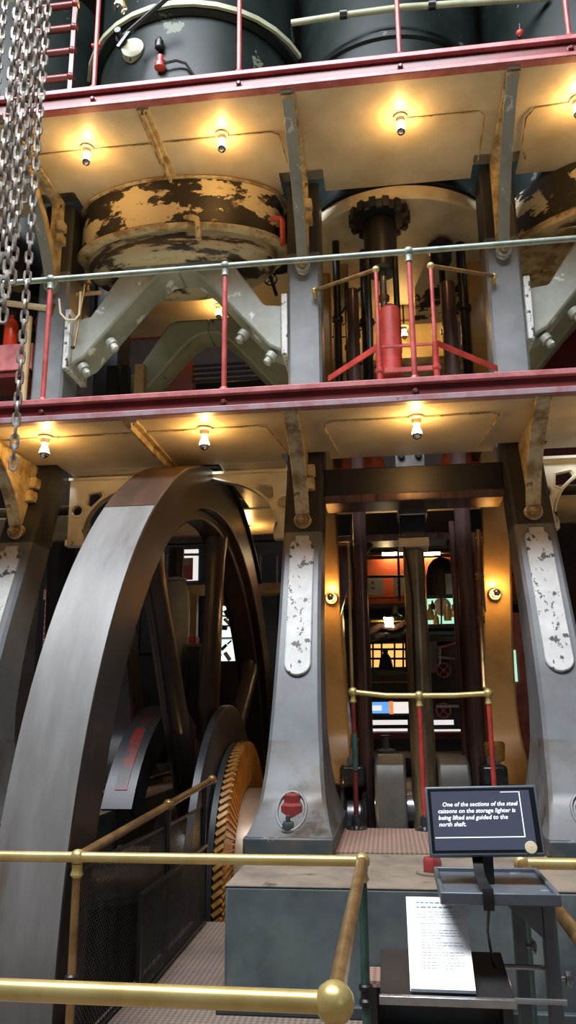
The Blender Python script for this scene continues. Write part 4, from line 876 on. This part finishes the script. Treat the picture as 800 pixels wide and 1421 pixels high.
chain('slim hoist chain at the extreme left picture edge', XC(2, 60, 3.5), 3.5, 4.6, 6.1, .036)
chain('thick open linked hoist chain, second from the left edge', XC(18, 60, 3.4), 3.4, 4.0, 6.0, .047, .008)
chain('hoist chain at the front of the dense bundle', XC(36, 60, 3.35), 3.35, 3.45, 6.0, .047, .01)
chain('hoist chain on the left of the dense bundle', XC(29, 60, 3.45), 3.45, 3.62, 6.0, .047, -.008)
chain('hoist chain on the right of the dense bundle', XC(43, 60, 3.5), 3.5, 3.75, 6.1, .048, .006)
chain('hoist chain at the back of the dense bundle', XC(51, 60, 3.6), 3.6, 4.3, 6.2, .044, .006)

# ------------------------------------------------------------------ step and display stand
t = thing('engine_step', 'step with red brown tread plate and black ends against the engine bed', 'step', (.14, 3.75, FZ))
MB().box((-.15, 3.70, .46), (.44, 3.885, .485)).build('tread_plate', 'mat_red', t)
for x in (-.15, .40): MB().box((x, 3.70, FZ), (x+.04, 3.885, .46)).build('end_plate', 'iron', t)
MB().box((-.11, 3.84, FZ), (.40, 3.885, .46)).build('back_plate', 'concrete_foot', t)
YS = 2.42
t = thing('display_stand', 'slate grey metal stand carrying the screen tray and the black document board', 'stand', (.33, 2.45, FZ))
for x, y, m in ((.395, 2.40, 'stand'), (.345, 2.62, 'stand')):
    MB().box((x-.018, y-.018, FZ), (x+.018, y+.018, 1.115)).build('leg', m, t, bevel=.003)
MB().box((.335, 2.40, FZ), (.365, 2.65, FZ+.03)).build('foot', 'stand', t); MB().box((.10, 2.38, FZ), (.42, 2.42, FZ+.03)).build('foot', 'stand', t)
f0, f1 = at(622, 1232, Y=2.30), at(766, 1228, Y=2.30); b0 = at(615, 1197, Y=2.60); b1 = at(747, 1194, Y=2.60)
zt = 1.125
mb = MB(); mb.box((.118, 2.30, zt-.022), (.40, 2.62, zt-.012)); mb.build('tray', 'stand', t)
mb = MB(); mb.box((.112, 2.285, zt-.03), (.406, 2.30, zt)); mb.box((.112, 2.62, zt-.03), (.406, 2.635, zt)); mb.box((.106, 2.285, zt-.03), (.118, 2.635, zt)); mb.box((.40, 2.285, zt-.03), (.412, 2.635, zt)); mb.build('tray_rim', 'stand', t, bevel=.003)
MB().prism([(.375, 2.38, zt-.03), (.265, 2.38, zt-.03), (.375, 2.38, zt-.13)], (0, .012, 0)).build('gusset', 'stand', t)
# black board tilted up at the back
bz0, bz1 = at(620, 1386, Y=2.22), at(612, 1319, Y=2.46)
lx0, lx1 = at(528, 1386, Y=2.22).x, at(715, 1384, Y=2.22).x
P0, P1 = Vector((lx0, 2.22, bz0.z)), Vector((lx0, 2.46, bz1.z)); dd = (P1-P0); un = dd.normalized(); nn = Vector((0, -un.z, un.y))
MB().prism([P0, P0+Vector((lx1-lx0, 0, 0)), P1+Vector((lx1-lx0, 0, 0)), P1], -nn*.012).build('document_board', 'black', t, bevel=.002, label='matt black tilted board')
MB().box((lx0-.002, 2.205, bz0.z-.014), (lx1+.002, 2.222, bz0.z+.006)).build('board_lip', 'steel', t, bevel=.002)
for dy, z in ((.02, bz0.z-.012), (.20, bz1.z-.03)):
    MB().cyl((lx1-.1, 2.24+dy, z), (.40, 2.24+dy, z), .007, 8).build('arm', 'steel', t)
for x, y, z in ((.425, 2.40, bz0.z+.0), (.37, 2.60, bz1.z-.02)):
    mb = MB(); mb.lathe((x-.012, y, z), (1, 0, 0), [(.006, 0), (.006, .012), (.017, .014), (.017, .026), (.01, .03)], 10); mb.bar((x+.01, y-.02, z-.012), (x+.01, y+.02, z+.012), .006, .010); mb.build('wing_knob', 'steel', t)
# the screen
TL, TR, BL, BR = at(590, 1091, Y=2.50), at(747, 1090, Y=2.50), at(597, 1190, Y=2.44), at(755, 1186, Y=2.44)
ex = ((TR-TL)+(BR-BL)).normalized(); w_ = ((TR-TL).length+(BR-BL).length)/2; cz = (TL+TR+BL+BR)/4
ez = ((TL-BL)+(TR-BR)); ez = (ez-ex*ez.dot(ex)).normalized(); h_ = ((TL-BL).length+(TR-BR).length)/2; ey = ez.cross(ex)
t = thing('display_screen', 'small lit screen with white lettering standing on the grey tray', 'screen', Vector((cz.x, 2.44, zt)))
SP = lambda u, v, n=0: cz+ex*u*w_/2+ez*v*h_/2-ey*n
MB().obox(SP(0, 0)+ey*.012, ex*w_/2, ez*h_/2, ey*.014).build('screen_case', 'stand', t, bevel=.004)
def quad(u0, v0, u1, v1, n): return MB().prism([SP(u0, v0, n), SP(u1, v0, n), SP(u1, v1, n), SP(u0, v1, n)], -ey*.0012)
M['bezel'] = mat('black_bezel', srgb(22, 22, 24), None, rough=.25)
quad(-.955, -.90, .955, .92, .0022).build('bezel', 'bezel', t)
sc = quad(-.90, -.84, .86, .84, .0034).build('screen_panel', 'screen', t, label='lit dark slate picture')
for q in ((-.88, -.50, .69, -.475), (.675, -.50, .69, .80), (.35, .785, .69, .80)): quad(*q, .0040).build('picture_border', 'screen_line', sc)
def text(lines, u, v, size, gap, m, parent, pl, slant=0):
    for i, s_ in enumerate(lines):
        fc = bpy.data.curves.new('lettering', 'FONT'); fc.body = s_; fc.size = size; fc.shear = slant; fc.extrude = .0002; fc.offset = size*.012; fc.resolution_u = 2
        tmp = bpy.data.objects.new('tmp', fc); me = bpy.data.meshes.new_from_object(tmp)
        o_, e1, e2, e3 = pl(u, v-i*gap); mb = MB(); mb.add([o_+e1*c_.co.x+e2*c_.co.y+e3*c_.co.z for c_ in me.vertices], [tuple(p.vertices) for p in me.polygons])
        bpy.data.objects.remove(tmp); bpy.data.curves.remove(fc); bpy.data.meshes.remove(me)
        mb.build('lettering', m, parent, smooth=0)
spl = lambda u, v: (SP(u, v, .0048), ex, ez, -ey)
text(['   One of the sections of the steel', 'caissons on the storage lighter is', 'being lifted and guided to the', 'north shaft.'], -.80, .40, .0166, .190, 'screen_line', sc, spl, .2)
mb = MB(); mb.lathe(SP(.76, -.78, .003), -ey, [(.001, .004), (.016, .003), (.018, 0)], 20); mb.build('round_sticker', 'cream', t)
MB().box((.235, 2.45, zt-.02), (.265, 2.475, 1.20)).build('screen_foot', 'iron', t)
t = thing('cable_strap', 'black cable strap hanging over the front of the grey tray', 'cable', (.225, 2.28, zt))
MB().ribbon([(.222, 2.47, 1.185), (.222, 2.42, 1.14), (.225, 2.34, 1.129), (.228, 2.286, 1.131), (.228, 2.279, 1.11), (.228, 2.282, 1.085)], (1, 0, 0), (0, -.5, 1), .028, .005).build('strap', 'iron', t)
MB().tube([(.228, 2.285, 1.09), (.222, 2.30, 1.03), (.232, 2.33, .97), (.24, 2.36, .93)], .004, 6).build('cable', 'iron', t)
# the leaning document
D0, D1 = at(570, 1375, Y=2.235), at(661, 1375, Y=2.235); wd = (D1-D0).length; zq0 = bz0.z+.007
top = at(607, 1245, Y=2.44); ln = Vector((0, top.y-2.235, top.z-D0.z)); ud = ln.normalized(); nd = Vector((0, -ud.z, ud.y)); ldoc = ln.length
t = thing('information_sheet', 'white printed information sheet propped on the black board', 'document', D0)
DP = lambda u, v, n=0: D0+Vector((u*wd, 0, 0))+ud*v*ldoc+nd*n
MB().prism([DP(0, 0), DP(1, 0), DP(1, 1), DP(0, 1)], -nd*.003).build('sheet', 'paper', t)
MB().prism([DP(.01, -.012, .002), DP(1.0, -.012, .002), DP(1.0, .012, .004), DP(.01, .012, .004)], -nd*.002).build('sheet_clip', 'stand', t)
rl = random.Random(3); y = .93
ms = MB(); mh = MB()
def words(mb, v, u0, u1, hgt):
    u = u0
    while u < u1:
        e = min(u+rl.uniform(.03, .10), u1); mb.prism([DP(u, v, .0004), DP(e, v, .0004), DP(e, v+hgt, .0004), DP(u, v+hgt, .0004)], nd*.0003); u = e+.018
words(mh, .925, .17, .80, .016); words(mh, .872, .17, .78, .016)
v = .825
for kk in (4, 2, 4, 3, 3, 3):
    for i in range(kk): words(ms, v, .16 if kk == 4 and v > .7 else .22, .88 if i < kk-1 else rl.uniform(.3, .8), .006); v -= .0295
    v -= .014
mh.build('heading', 'ink_blue', t, smooth=0); ms.build('printed_lines', 'ink', t, smooth=0)
# ------------------------------------------------------------------ the hall beyond the engine
def rect(px0, py0, px1, py1, Y_): A = at(px0, py1, Y=Y_); B = at(px1, py0, Y=Y_); return A.x, A.z, B.x, B.z
def slab(name, m, r, Y_, d=.06, parent=None, bevel=0, label=None):
    x0, z0, x1, z1 = r; return MB().box((x0, Y_, z0), (x1, Y_+d, z1)).build(name, m, parent, bevel=bevel, label=label)
# orange first-floor wall with notices
t = thing('orange_partition', 'orange partition wall of the far upper floor, with pale notices', 'partition', at(575, 830, Y=14))
gz = at(575, 832, Y=13).z
x0, z0, x1, z1 = rect(440, 770, 720, 832, 14); MB().box((x0, 14, gz), (x1, 14.1, z1)).build('wall_panel', 'orange', t)
slab('skirting', 'dark_red', rect(440, 824, 720, 833, 13.95), 13.95, .04, t)
slab('cornice', 'tan', rect(440, 764, 720, 773, 13.95), 13.95, .1, t)
for r, lab in (((512, 800, 532, 826), 'cream notice left of the olive rod on the orange wall'), ((548, 800, 563, 826), 'cream notice just beside the olive rod on the orange wall'), ((597, 808, 605, 828), 'narrow pale notice beside the black arch on the orange wall')):
    o = slab('wall_notice', 'cream', rect(*r, 13.9), 13.9, .02); tag(o, lab, 'notice')
    x0, z0, x1, z1 = rect(*r, 13.88); MB().box((x0+.05, 13.885, z0+(z1-z0)*.35), (x0+(x1-x0)*.4, 13.9, z0+(z1-z0)*.42)).build('notice_print', 'wall', o); MB().box((x0+.05, 13.885, z0+(z1-z0)*.65), (x0+(x1-x0)*.4, 13.9, z0+(z1-z0)*.72)).build('notice_print', 'wall', o)
for x, lab in ((545, 'lit strip lamp above the orange wall left of the olive rod'), (597, 'lit strip lamp above the orange wall right of the olive rod')):
    tag(slab('strip_lamp', 'strip', rect(x-14, 766, x+14, 770, 13.86), 13.86, .085), lab, 'lamp')
t = thing('far_gallery', 'dark far gallery floor with thin rails below the orange wall', 'gallery', at(575, 845, Y=13))
slab('floor_beam', 'iron', rect(430, 832, 760, 846, 13), 13, 1.5, t)
for x in (470, 506, 575, 655, 735): q = at(x, 846, Y=13.2); MB().cyl((q.x, 13.2, FZ), (q.x, 13.2, q.z+.05), .08, 14).build('gallery_post', 'iron', t)
for y in (765, 801): MB().cyl(at(440, y, Y=12.95), at(720, y-3, Y=12.95), .022, 8).build('rail', 'iron', t)
for x in (553, 640, 500): MB().cyl(at(x, 762, Y=12.95), at(x+2, 834, Y=12.95), .02, 8).build('rail_post', 'iron', t)
# black arched vessel
c = at(614, 826, Y=11.5); d = at(635, 800, Y=11.5); r_ = abs(d.x-c.x)
t = thing('black_vessel', 'black domed vessel before the orange wall, right of the olive rod', 'vessel', c)
zt_ = at(614, 766, Y=11.5).z
MB().lathe((c.x+.02, 11.7, c.z-.05), (0, 0, 1), [(r_, 0), (r_, (zt_-c.z)*.55), (r_*.85, (zt_-c.z)*.8), (r_*.5, (zt_-c.z)*.96), (0, (zt_-c.z)*1.03)], 32).build('vessel_body', 'iron', t)
x0, z0, x1, z1 = rect(588, 825, 640, 830, 11.4); MB().box((x0, 11.4, FZ), (x1, 12.0, z1)).build('base_stand', 'iron', t)
slab('gauge_board', 'grey_tank', rect(620, 796, 634, 824, 11.0), 11.0, .05, t)
# bright glazed case
t = thing('glazed_case', 'bright glazed display case with mint light, right of the olive rod', 'display case', at(612, 868, Y=10.5))
slab('lit_pane', 'mint_glow', rect(592, 830, 634, 866, 10.9), 10.9, .02, t)
MB().sphere(at(614, 842, Y=10.6), .12, 18).build('white_dome', 'white', t)
for px, py, r in ((598, 852, .05), (606, 858, .04), (622, 853, .05), (630, 848, .04), (601, 838, .03)):
    MB().lathe(at(px, py+8, Y=10.5), (0, 0, 1), [(r, 0), (r, r*2), (r*.4, r*3), (r*.4, r*4)], 12).build('exhibit', 'teal' if px % 2 else 'brass', t)
slab('case_base', 'iron', rect(588, 866, 638, 872, 10.4), 10.4, .5, t)
for x in (592, 613, 634): MB().cyl(at(x, 868, Y=10.4), at(x, 828, Y=10.4), .012, 6).build('mullion', 'iron', t)
# second engine: black frame, valve wheels, cabinet, pipes
t = thing('far_engine', 'black lamplit engine in the middle distance, left of the olive rod', 'engine', at(540, 930, Y=11.5))
slab('bed', 'iron', rect(500, 932, 660, 1060, 11.5), 11.5, .8, t, .02)
MB().lathe(at(538, 880, Y=11.3), (1, 0, .1), [(.06, -.35), (.115, -.34), (.115, .34), (.06, .35)], 24).build('cylinder', 'iron_gloss', t)
MB().tube([at(510, 878, Y=11.1), at(528, 868, Y=11.1), at(545, 872, Y=11.1), at(560, 866, Y=11.1)], .05, 10).build('steam_pipe', 'rod_brown', t)
MB().lathe(at(550, 862, Y=11.0), (0, 0, 1), [(.10, 0), (.10, .06), (.04, .10), (.04, .22)], 18).build('dome', 'iron_gloss', t)
MB().cyl(at(515, 862, Y=11.0), at(562, 861, Y=11.0), .016, 8).build('rail', 'brass', t)
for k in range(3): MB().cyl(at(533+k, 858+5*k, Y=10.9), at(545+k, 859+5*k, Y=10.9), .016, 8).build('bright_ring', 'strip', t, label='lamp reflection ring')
slab('green_beam', 'teal', rect(505, 929, 562, 938, 10.8), 10.8, .2, t); slab('brass_beam', 'brass_dull', rect(505, 944, 640, 948, 10.7), 10.7, .08, t)
t = thing('lit_window', 'warm lit window with black bars low behind the olive rod', 'window', at(540, 925, Y=13.5))
slab('pane', 'warm_win', rect(516, 893, 562, 926, 13.5), 13.5, .03, t)
x0, z0, x1, z1 = rect(506, 893, 566, 926, 13.5); MB().box((x0, 13.5, FZ), (x1, 13.6, z0)).build('apron_wall', 'wall', t)
for x in (518, 530, 548, 560): MB().cyl(at(x, 892, Y=13.4), at(x, 927, Y=13.4), .018, 6).build('glazing_bar', 'iron', t)
for y in (901, 914): MB().cyl(at(515, y, Y=13.4), at(563, y, Y=13.4), .02, 6).build('glazing_bar', 'iron', t)
MB().lathe(at(536, 926, Y=13.2), (0, 0, 1), [(.12, 0), (.09, .15), (.04, .22), (.05, .30)], 14).build('silhouette', 'iron', t)
t = thing('switch_cabinet', 'grey switch cabinet right of the olive rod in the distance', 'cabinet', at(598, 932, Y=10.2))
slab('cabinet_body', 'stand', rect(588, 890, 607, 934, 10.2), 10.2, .3, t, .01); slab('door', 'stand', rect(590, 893, 605, 930, 10.18), 10.18, .02, t); MB().sphere(at(603, 912, Y=10.16), .012, 10).build('knob', 'steel', t)
handvalve(616, 930, 10.1, .085, 'pinkwheel', 'upper of two dull pink handwheels right of the olive rod'); handvalve(616, 986, 10.1, .085, 'pinkwheel', 'lower of two dull pink handwheels right of the olive rod')
for x0, y0, x1, y1, m, lab in ((608, 900, 634, 892, 'pinkwheel', 'slanted pink pipe above the upper pink handwheel'), (606, 980, 640, 980, 'grey_tank', 'thin grey bar beside the lower pink handwheel'), (608, 912, 632, 914, 'steel', 'upper thin steel pipe by the grey cabinet'), (611, 899, 611, 922, 'steel', 'thin upright steel pipe by the grey cabinet'), (625, 903, 625, 925, 'rod_brown', 'thin dark upright pipe right of the upper pink handwheel')):
    tag(MB().cyl(at(x0, y0, Y=10.1), at(x1, y1, Y=10.1), .018, 8).build('far_pipe', m), lab, 'pipe')
t = thing('far_machine', 'black machine block behind the pink handwheels', 'machine part', at(612, 990, Y=10.3))
x0, z0, x1, z1 = rect(583, 893, 662, 1000, 10.35); MB().box((x0, 10.33, FZ), (x1, 10.85, z1)).build('machine_body', 'iron', t, bevel=.03); slab('top_plate', 'iron', rect(583, 880, 662, 893, 10.4), 10.4, .4, t, .02)
# display screens beyond the crank
t = thing('wall_display', 'far display with blue picture, orange stripe and white text area', 'screen', at(540, 990, Y=10.0))
slab('casing', 'iron', rect(512, 972, 570, 993, 10.02), 10.02, .08, t)
slab('blue_picture', 'blue_scr', rect(515, 974, 541, 990, 10.0), 10.0, .02, t); slab('orange_stripe', 'orange_scr', rect(541, 973, 546, 991, 9.99), 9.99, .02, t); slab('white_text_area', 'white_scr', rect(546, 974, 567, 990, 10.0), 10.0, .02, t)
c = rect(517, 979, 530, 986, 9.985); slab('picture_highlight', 'white_scr', c, 9.985, .01, t)
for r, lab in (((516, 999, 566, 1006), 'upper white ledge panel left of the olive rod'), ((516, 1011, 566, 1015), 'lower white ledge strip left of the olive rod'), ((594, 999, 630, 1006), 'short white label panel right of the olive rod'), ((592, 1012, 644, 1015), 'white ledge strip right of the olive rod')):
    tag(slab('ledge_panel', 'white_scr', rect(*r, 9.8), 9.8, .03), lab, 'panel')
t = thing('low_barrier', 'dark low barrier with grey pedestal behind the crank webs', 'barrier', at(545, 1045, Y=9.6))
slab('barrier_rail', 'dark_red', rect(505, 1016, 660, 1024, 9.7), 9.7, .08, t); x0, z0, x1, z1 = rect(505, 1024, 660, 1046, 9.85); MB().box((x0, 9.83, FZ), (x1, 9.9, z1)).build('barrier_wall', 'concrete_foot', t)
MB().lathe(at(536, 1043, Y=9.5), (0, 0, 1), [(.12, 0), (.12, .02), (.04, .04), (.04, .16), (.06, .18)], 16).build('pedestal', 'stand', t)
slab('sill', 'web', rect(505, 1044, 660, 1052, 9.4), 9.4, .3, t)
# things seen above the beam
for px, py, r, m, lab in ((483, 641, .09, 'orange', 'small orange cone glowing above the left end of the cross beam'), (517, 640, .11, 'orange', 'orange drum above the cross beam left of the steel block'), (628, 641, .10, 'orange', 'orange cone above the cross beam right of the steel block'), (655, 642, .10, 'orange', 'orange drum above the right end of the cross beam')):
    c = at(px, py+14, Y=7.5); tag(MB().lathe(c, (0, 0, 1), [(r*1.2, 0), (r*1.1, .10), (r*.7, .2), (r*.7, .3)], 20).build('orange_drum', m), lab, 'drum')
# through the wheel
t = thing('air_vessel', 'pale grey air vessel with dark neck seen through the flywheel spokes', 'vessel', at(240, 990, Y=10.6))
c = at(240, 995, Y=10.6); tp = at(240, 806, Y=10.6); rr_ = abs(at(262, 900, Y=10.6).x-c.x); H = tp.z-c.z
MB().lathe((c.x, 10.6, FZ), (0, 0, 1), [(rr_, 0), (rr_, c.z-FZ+H*.85), (rr_*.93, c.z-FZ+H*.92), (rr_*.7, c.z-FZ+H*.985), (rr_*.5, c.z-FZ+H)], 36).build('vessel_body', 'grey_tank', t)
MB().cyl((c.x, 10.6, tp.z), (c.x, 10.6, tp.z+.45), rr_*.52, 24).build('neck', 'iron', t); MB().lathe((c.x, 10.6, tp.z-.01), (0, 0, 1), [(rr_*.75, 0), (rr_*.75, .04), (rr_*.5, .05)], 24).build('neck_flange', 'grey_tank', t)
t = thing('poster_case', 'red panel with pale frame high beyond the flywheel', 'display case', at(256, 806, Y=14.45))
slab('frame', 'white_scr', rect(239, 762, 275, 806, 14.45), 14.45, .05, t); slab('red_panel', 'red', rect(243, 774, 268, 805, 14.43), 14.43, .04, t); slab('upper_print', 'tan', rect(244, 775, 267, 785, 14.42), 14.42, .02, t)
t = thing('far_balcony', 'tan far balcony edge with thin rail beyond the flywheel', 'balcony', at(330, 815, Y=12.2))
slab('balcony_edge', 'tan', rect(60, 808, 400, 832, 12.2), 12.2, .3, t)
for x in (70, 190, 284, 392): q = at(x, 832, Y=12.35); MB().cyl((q.x, 12.35, FZ), (q.x, 12.35, q.z+.05), .08, 14).build('balcony_post', 'iron', t); MB().cyl(at(60, 772, Y=12.2), at(400, 768, Y=12.2), .02, 8).build('rail', 'steel', t)
for x in (232, 290, 362, 385): MB().cyl(at(x, 770, Y=12.2), at(x, 810, Y=12.2), .015, 6).build('rail_post', 'steel', t)
t = thing('bright_exhibit_case', 'bright white glazed case full of small coloured parts beyond the flywheel', 'display case', at(312, 915, Y=11.8))
slab('lit_back', 'white_glow', rect(296, 832, 328, 918, 11.9), 11.9, .02, t)
x0, z0, x1, z1 = rect(292, 917, 333, 925, 11.55); MB().box((x0, 11.55, FZ), (x1, 11.95, z1)).build('case_base', 'iron', t)
rb_ = random.Random(5)
for k in range(26):
    px, py = rb_.uniform(297, 327), rb_.uniform(836, 914); m = rb_.choice(['iron', 'iron', 'iron', 'green', 'white', 'red', 'brass', 'iron'])
    q = at(px, py, Y=11.6); e = Vector((rb_.uniform(-1, 1), 0, rb_.uniform(-1, 1))).normalized()
    MB().cyl(q, q+e*rb_.uniform(.05, .16), rb_.uniform(.012, .035), 8).build('exhibit', m, t)
for y in (867, 884): slab('case_shelf', 'steel', rect(296, y, 328, y+3, 11.6), 11.6, .25, t)
slab('case_canopy', 'pinkwheel', rect(292, 828, 334, 838, 11.55), 11.55, .3, t)
tag(slab('red_box', 'red', rect(262, 883, 272, 893, 10.22), 10.22, .2), 'small red box right of the grey air vessel', 'box')
x0, z0, x1, z1 = rect(262, 822, 273, 862, 11.2)
tag(MB().box((x0, 11.2, FZ), (x1, 11.35, z1)).build('tan_post', 'tan', bevel=.02), 'tan square post right of the grey air vessel', 'post')
t = thing('desk_cabinet', 'black cabinet at the foot of the grey air vessel', 'cabinet', at(265, 945, Y=10.2))
x0, z0, x1, z1 = rect(256, 896, 278, 990, 10.2); MB().box((x0, 10.2, FZ), (x1, 10.6, z1)).build('cabinet_body', 'iron', t, bevel=.01); slab('cabinet_top', 'stand', rect(255, 893, 279, 897, 10.18), 10.18, .44, t)
A = at(68, 900, Y=11.0); B = at(90, 775, Y=11.0)
t = thing('brick_pier', 'pink brick pier glimpsed left of the flywheel rim', 'pier', ((A.x+B.x)/2, 11, FZ))
slab('pier_shaft', 'brick', (A.x-.1, FZ, B.x, B.z), 11.0, .4, t)
mb = MB(); k = FZ+.08
while k < B.z: mb.box((A.x-.102, 10.997, k), (B.x+.002, 11.0, k+.014)); k += .085
mb.build('mortar_joints', 'white', t)
t = thing('exit_pillar', 'pink painted pillar with mint panel glimpsed left of the screen column', 'pillar', at(708, 1010, Y=12))
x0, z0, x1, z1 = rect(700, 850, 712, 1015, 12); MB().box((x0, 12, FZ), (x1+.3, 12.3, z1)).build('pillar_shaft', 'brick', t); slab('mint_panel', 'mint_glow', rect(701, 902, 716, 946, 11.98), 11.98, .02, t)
t = thing('shadow_machine', 'dark machine bulk behind the flywheel hub', 'machine part', at(170, 1000, Y=9.4))
slab('machine_body', 'iron', rect(60, 905, 232, 1060, 9.4), 9.4, .5, t, .04); MB().lathe(at(150, 1030, Y=9.0), (0, 0, 1), [(.2, 0), (.2, .5), (.12, .6), (.06, .62)], 24).build('pump_barrel', 'rod_red', t)
t = thing('dark_flue', 'dark curved flue behind the pierced bracket left of the wheel', 'flue', at(110, 760, Y=9.5))
MB().tube([at(92, 900, Y=9.5), at(95, 780, Y=9.5), at(108, 735, Y=9.5), at(140, 700, Y=9.5), at(190, 680, Y=9.5)], .26, 20).build('flue_pipe', 'iron', t)
MB().tube([at(120, 760, Y=9.0), at(128, 738, Y=9.0), at(150, 728, Y=9.0)], .09, 14).build('red_elbow', 'dark_red', t)
slab_ = thing('dark_screen_wall', 'dark partition behind the flywheel below the tan balcony', 'partition', at(200, 900, Y=14.5))
slab('panel', 'iron', rect(40, 752, 400, 1040, 14.5), 14.5, .1, slab_); slab('cap_rail', 'wall', rect(40, 748, 400, 754, 14.45), 14.45, .2, slab_)
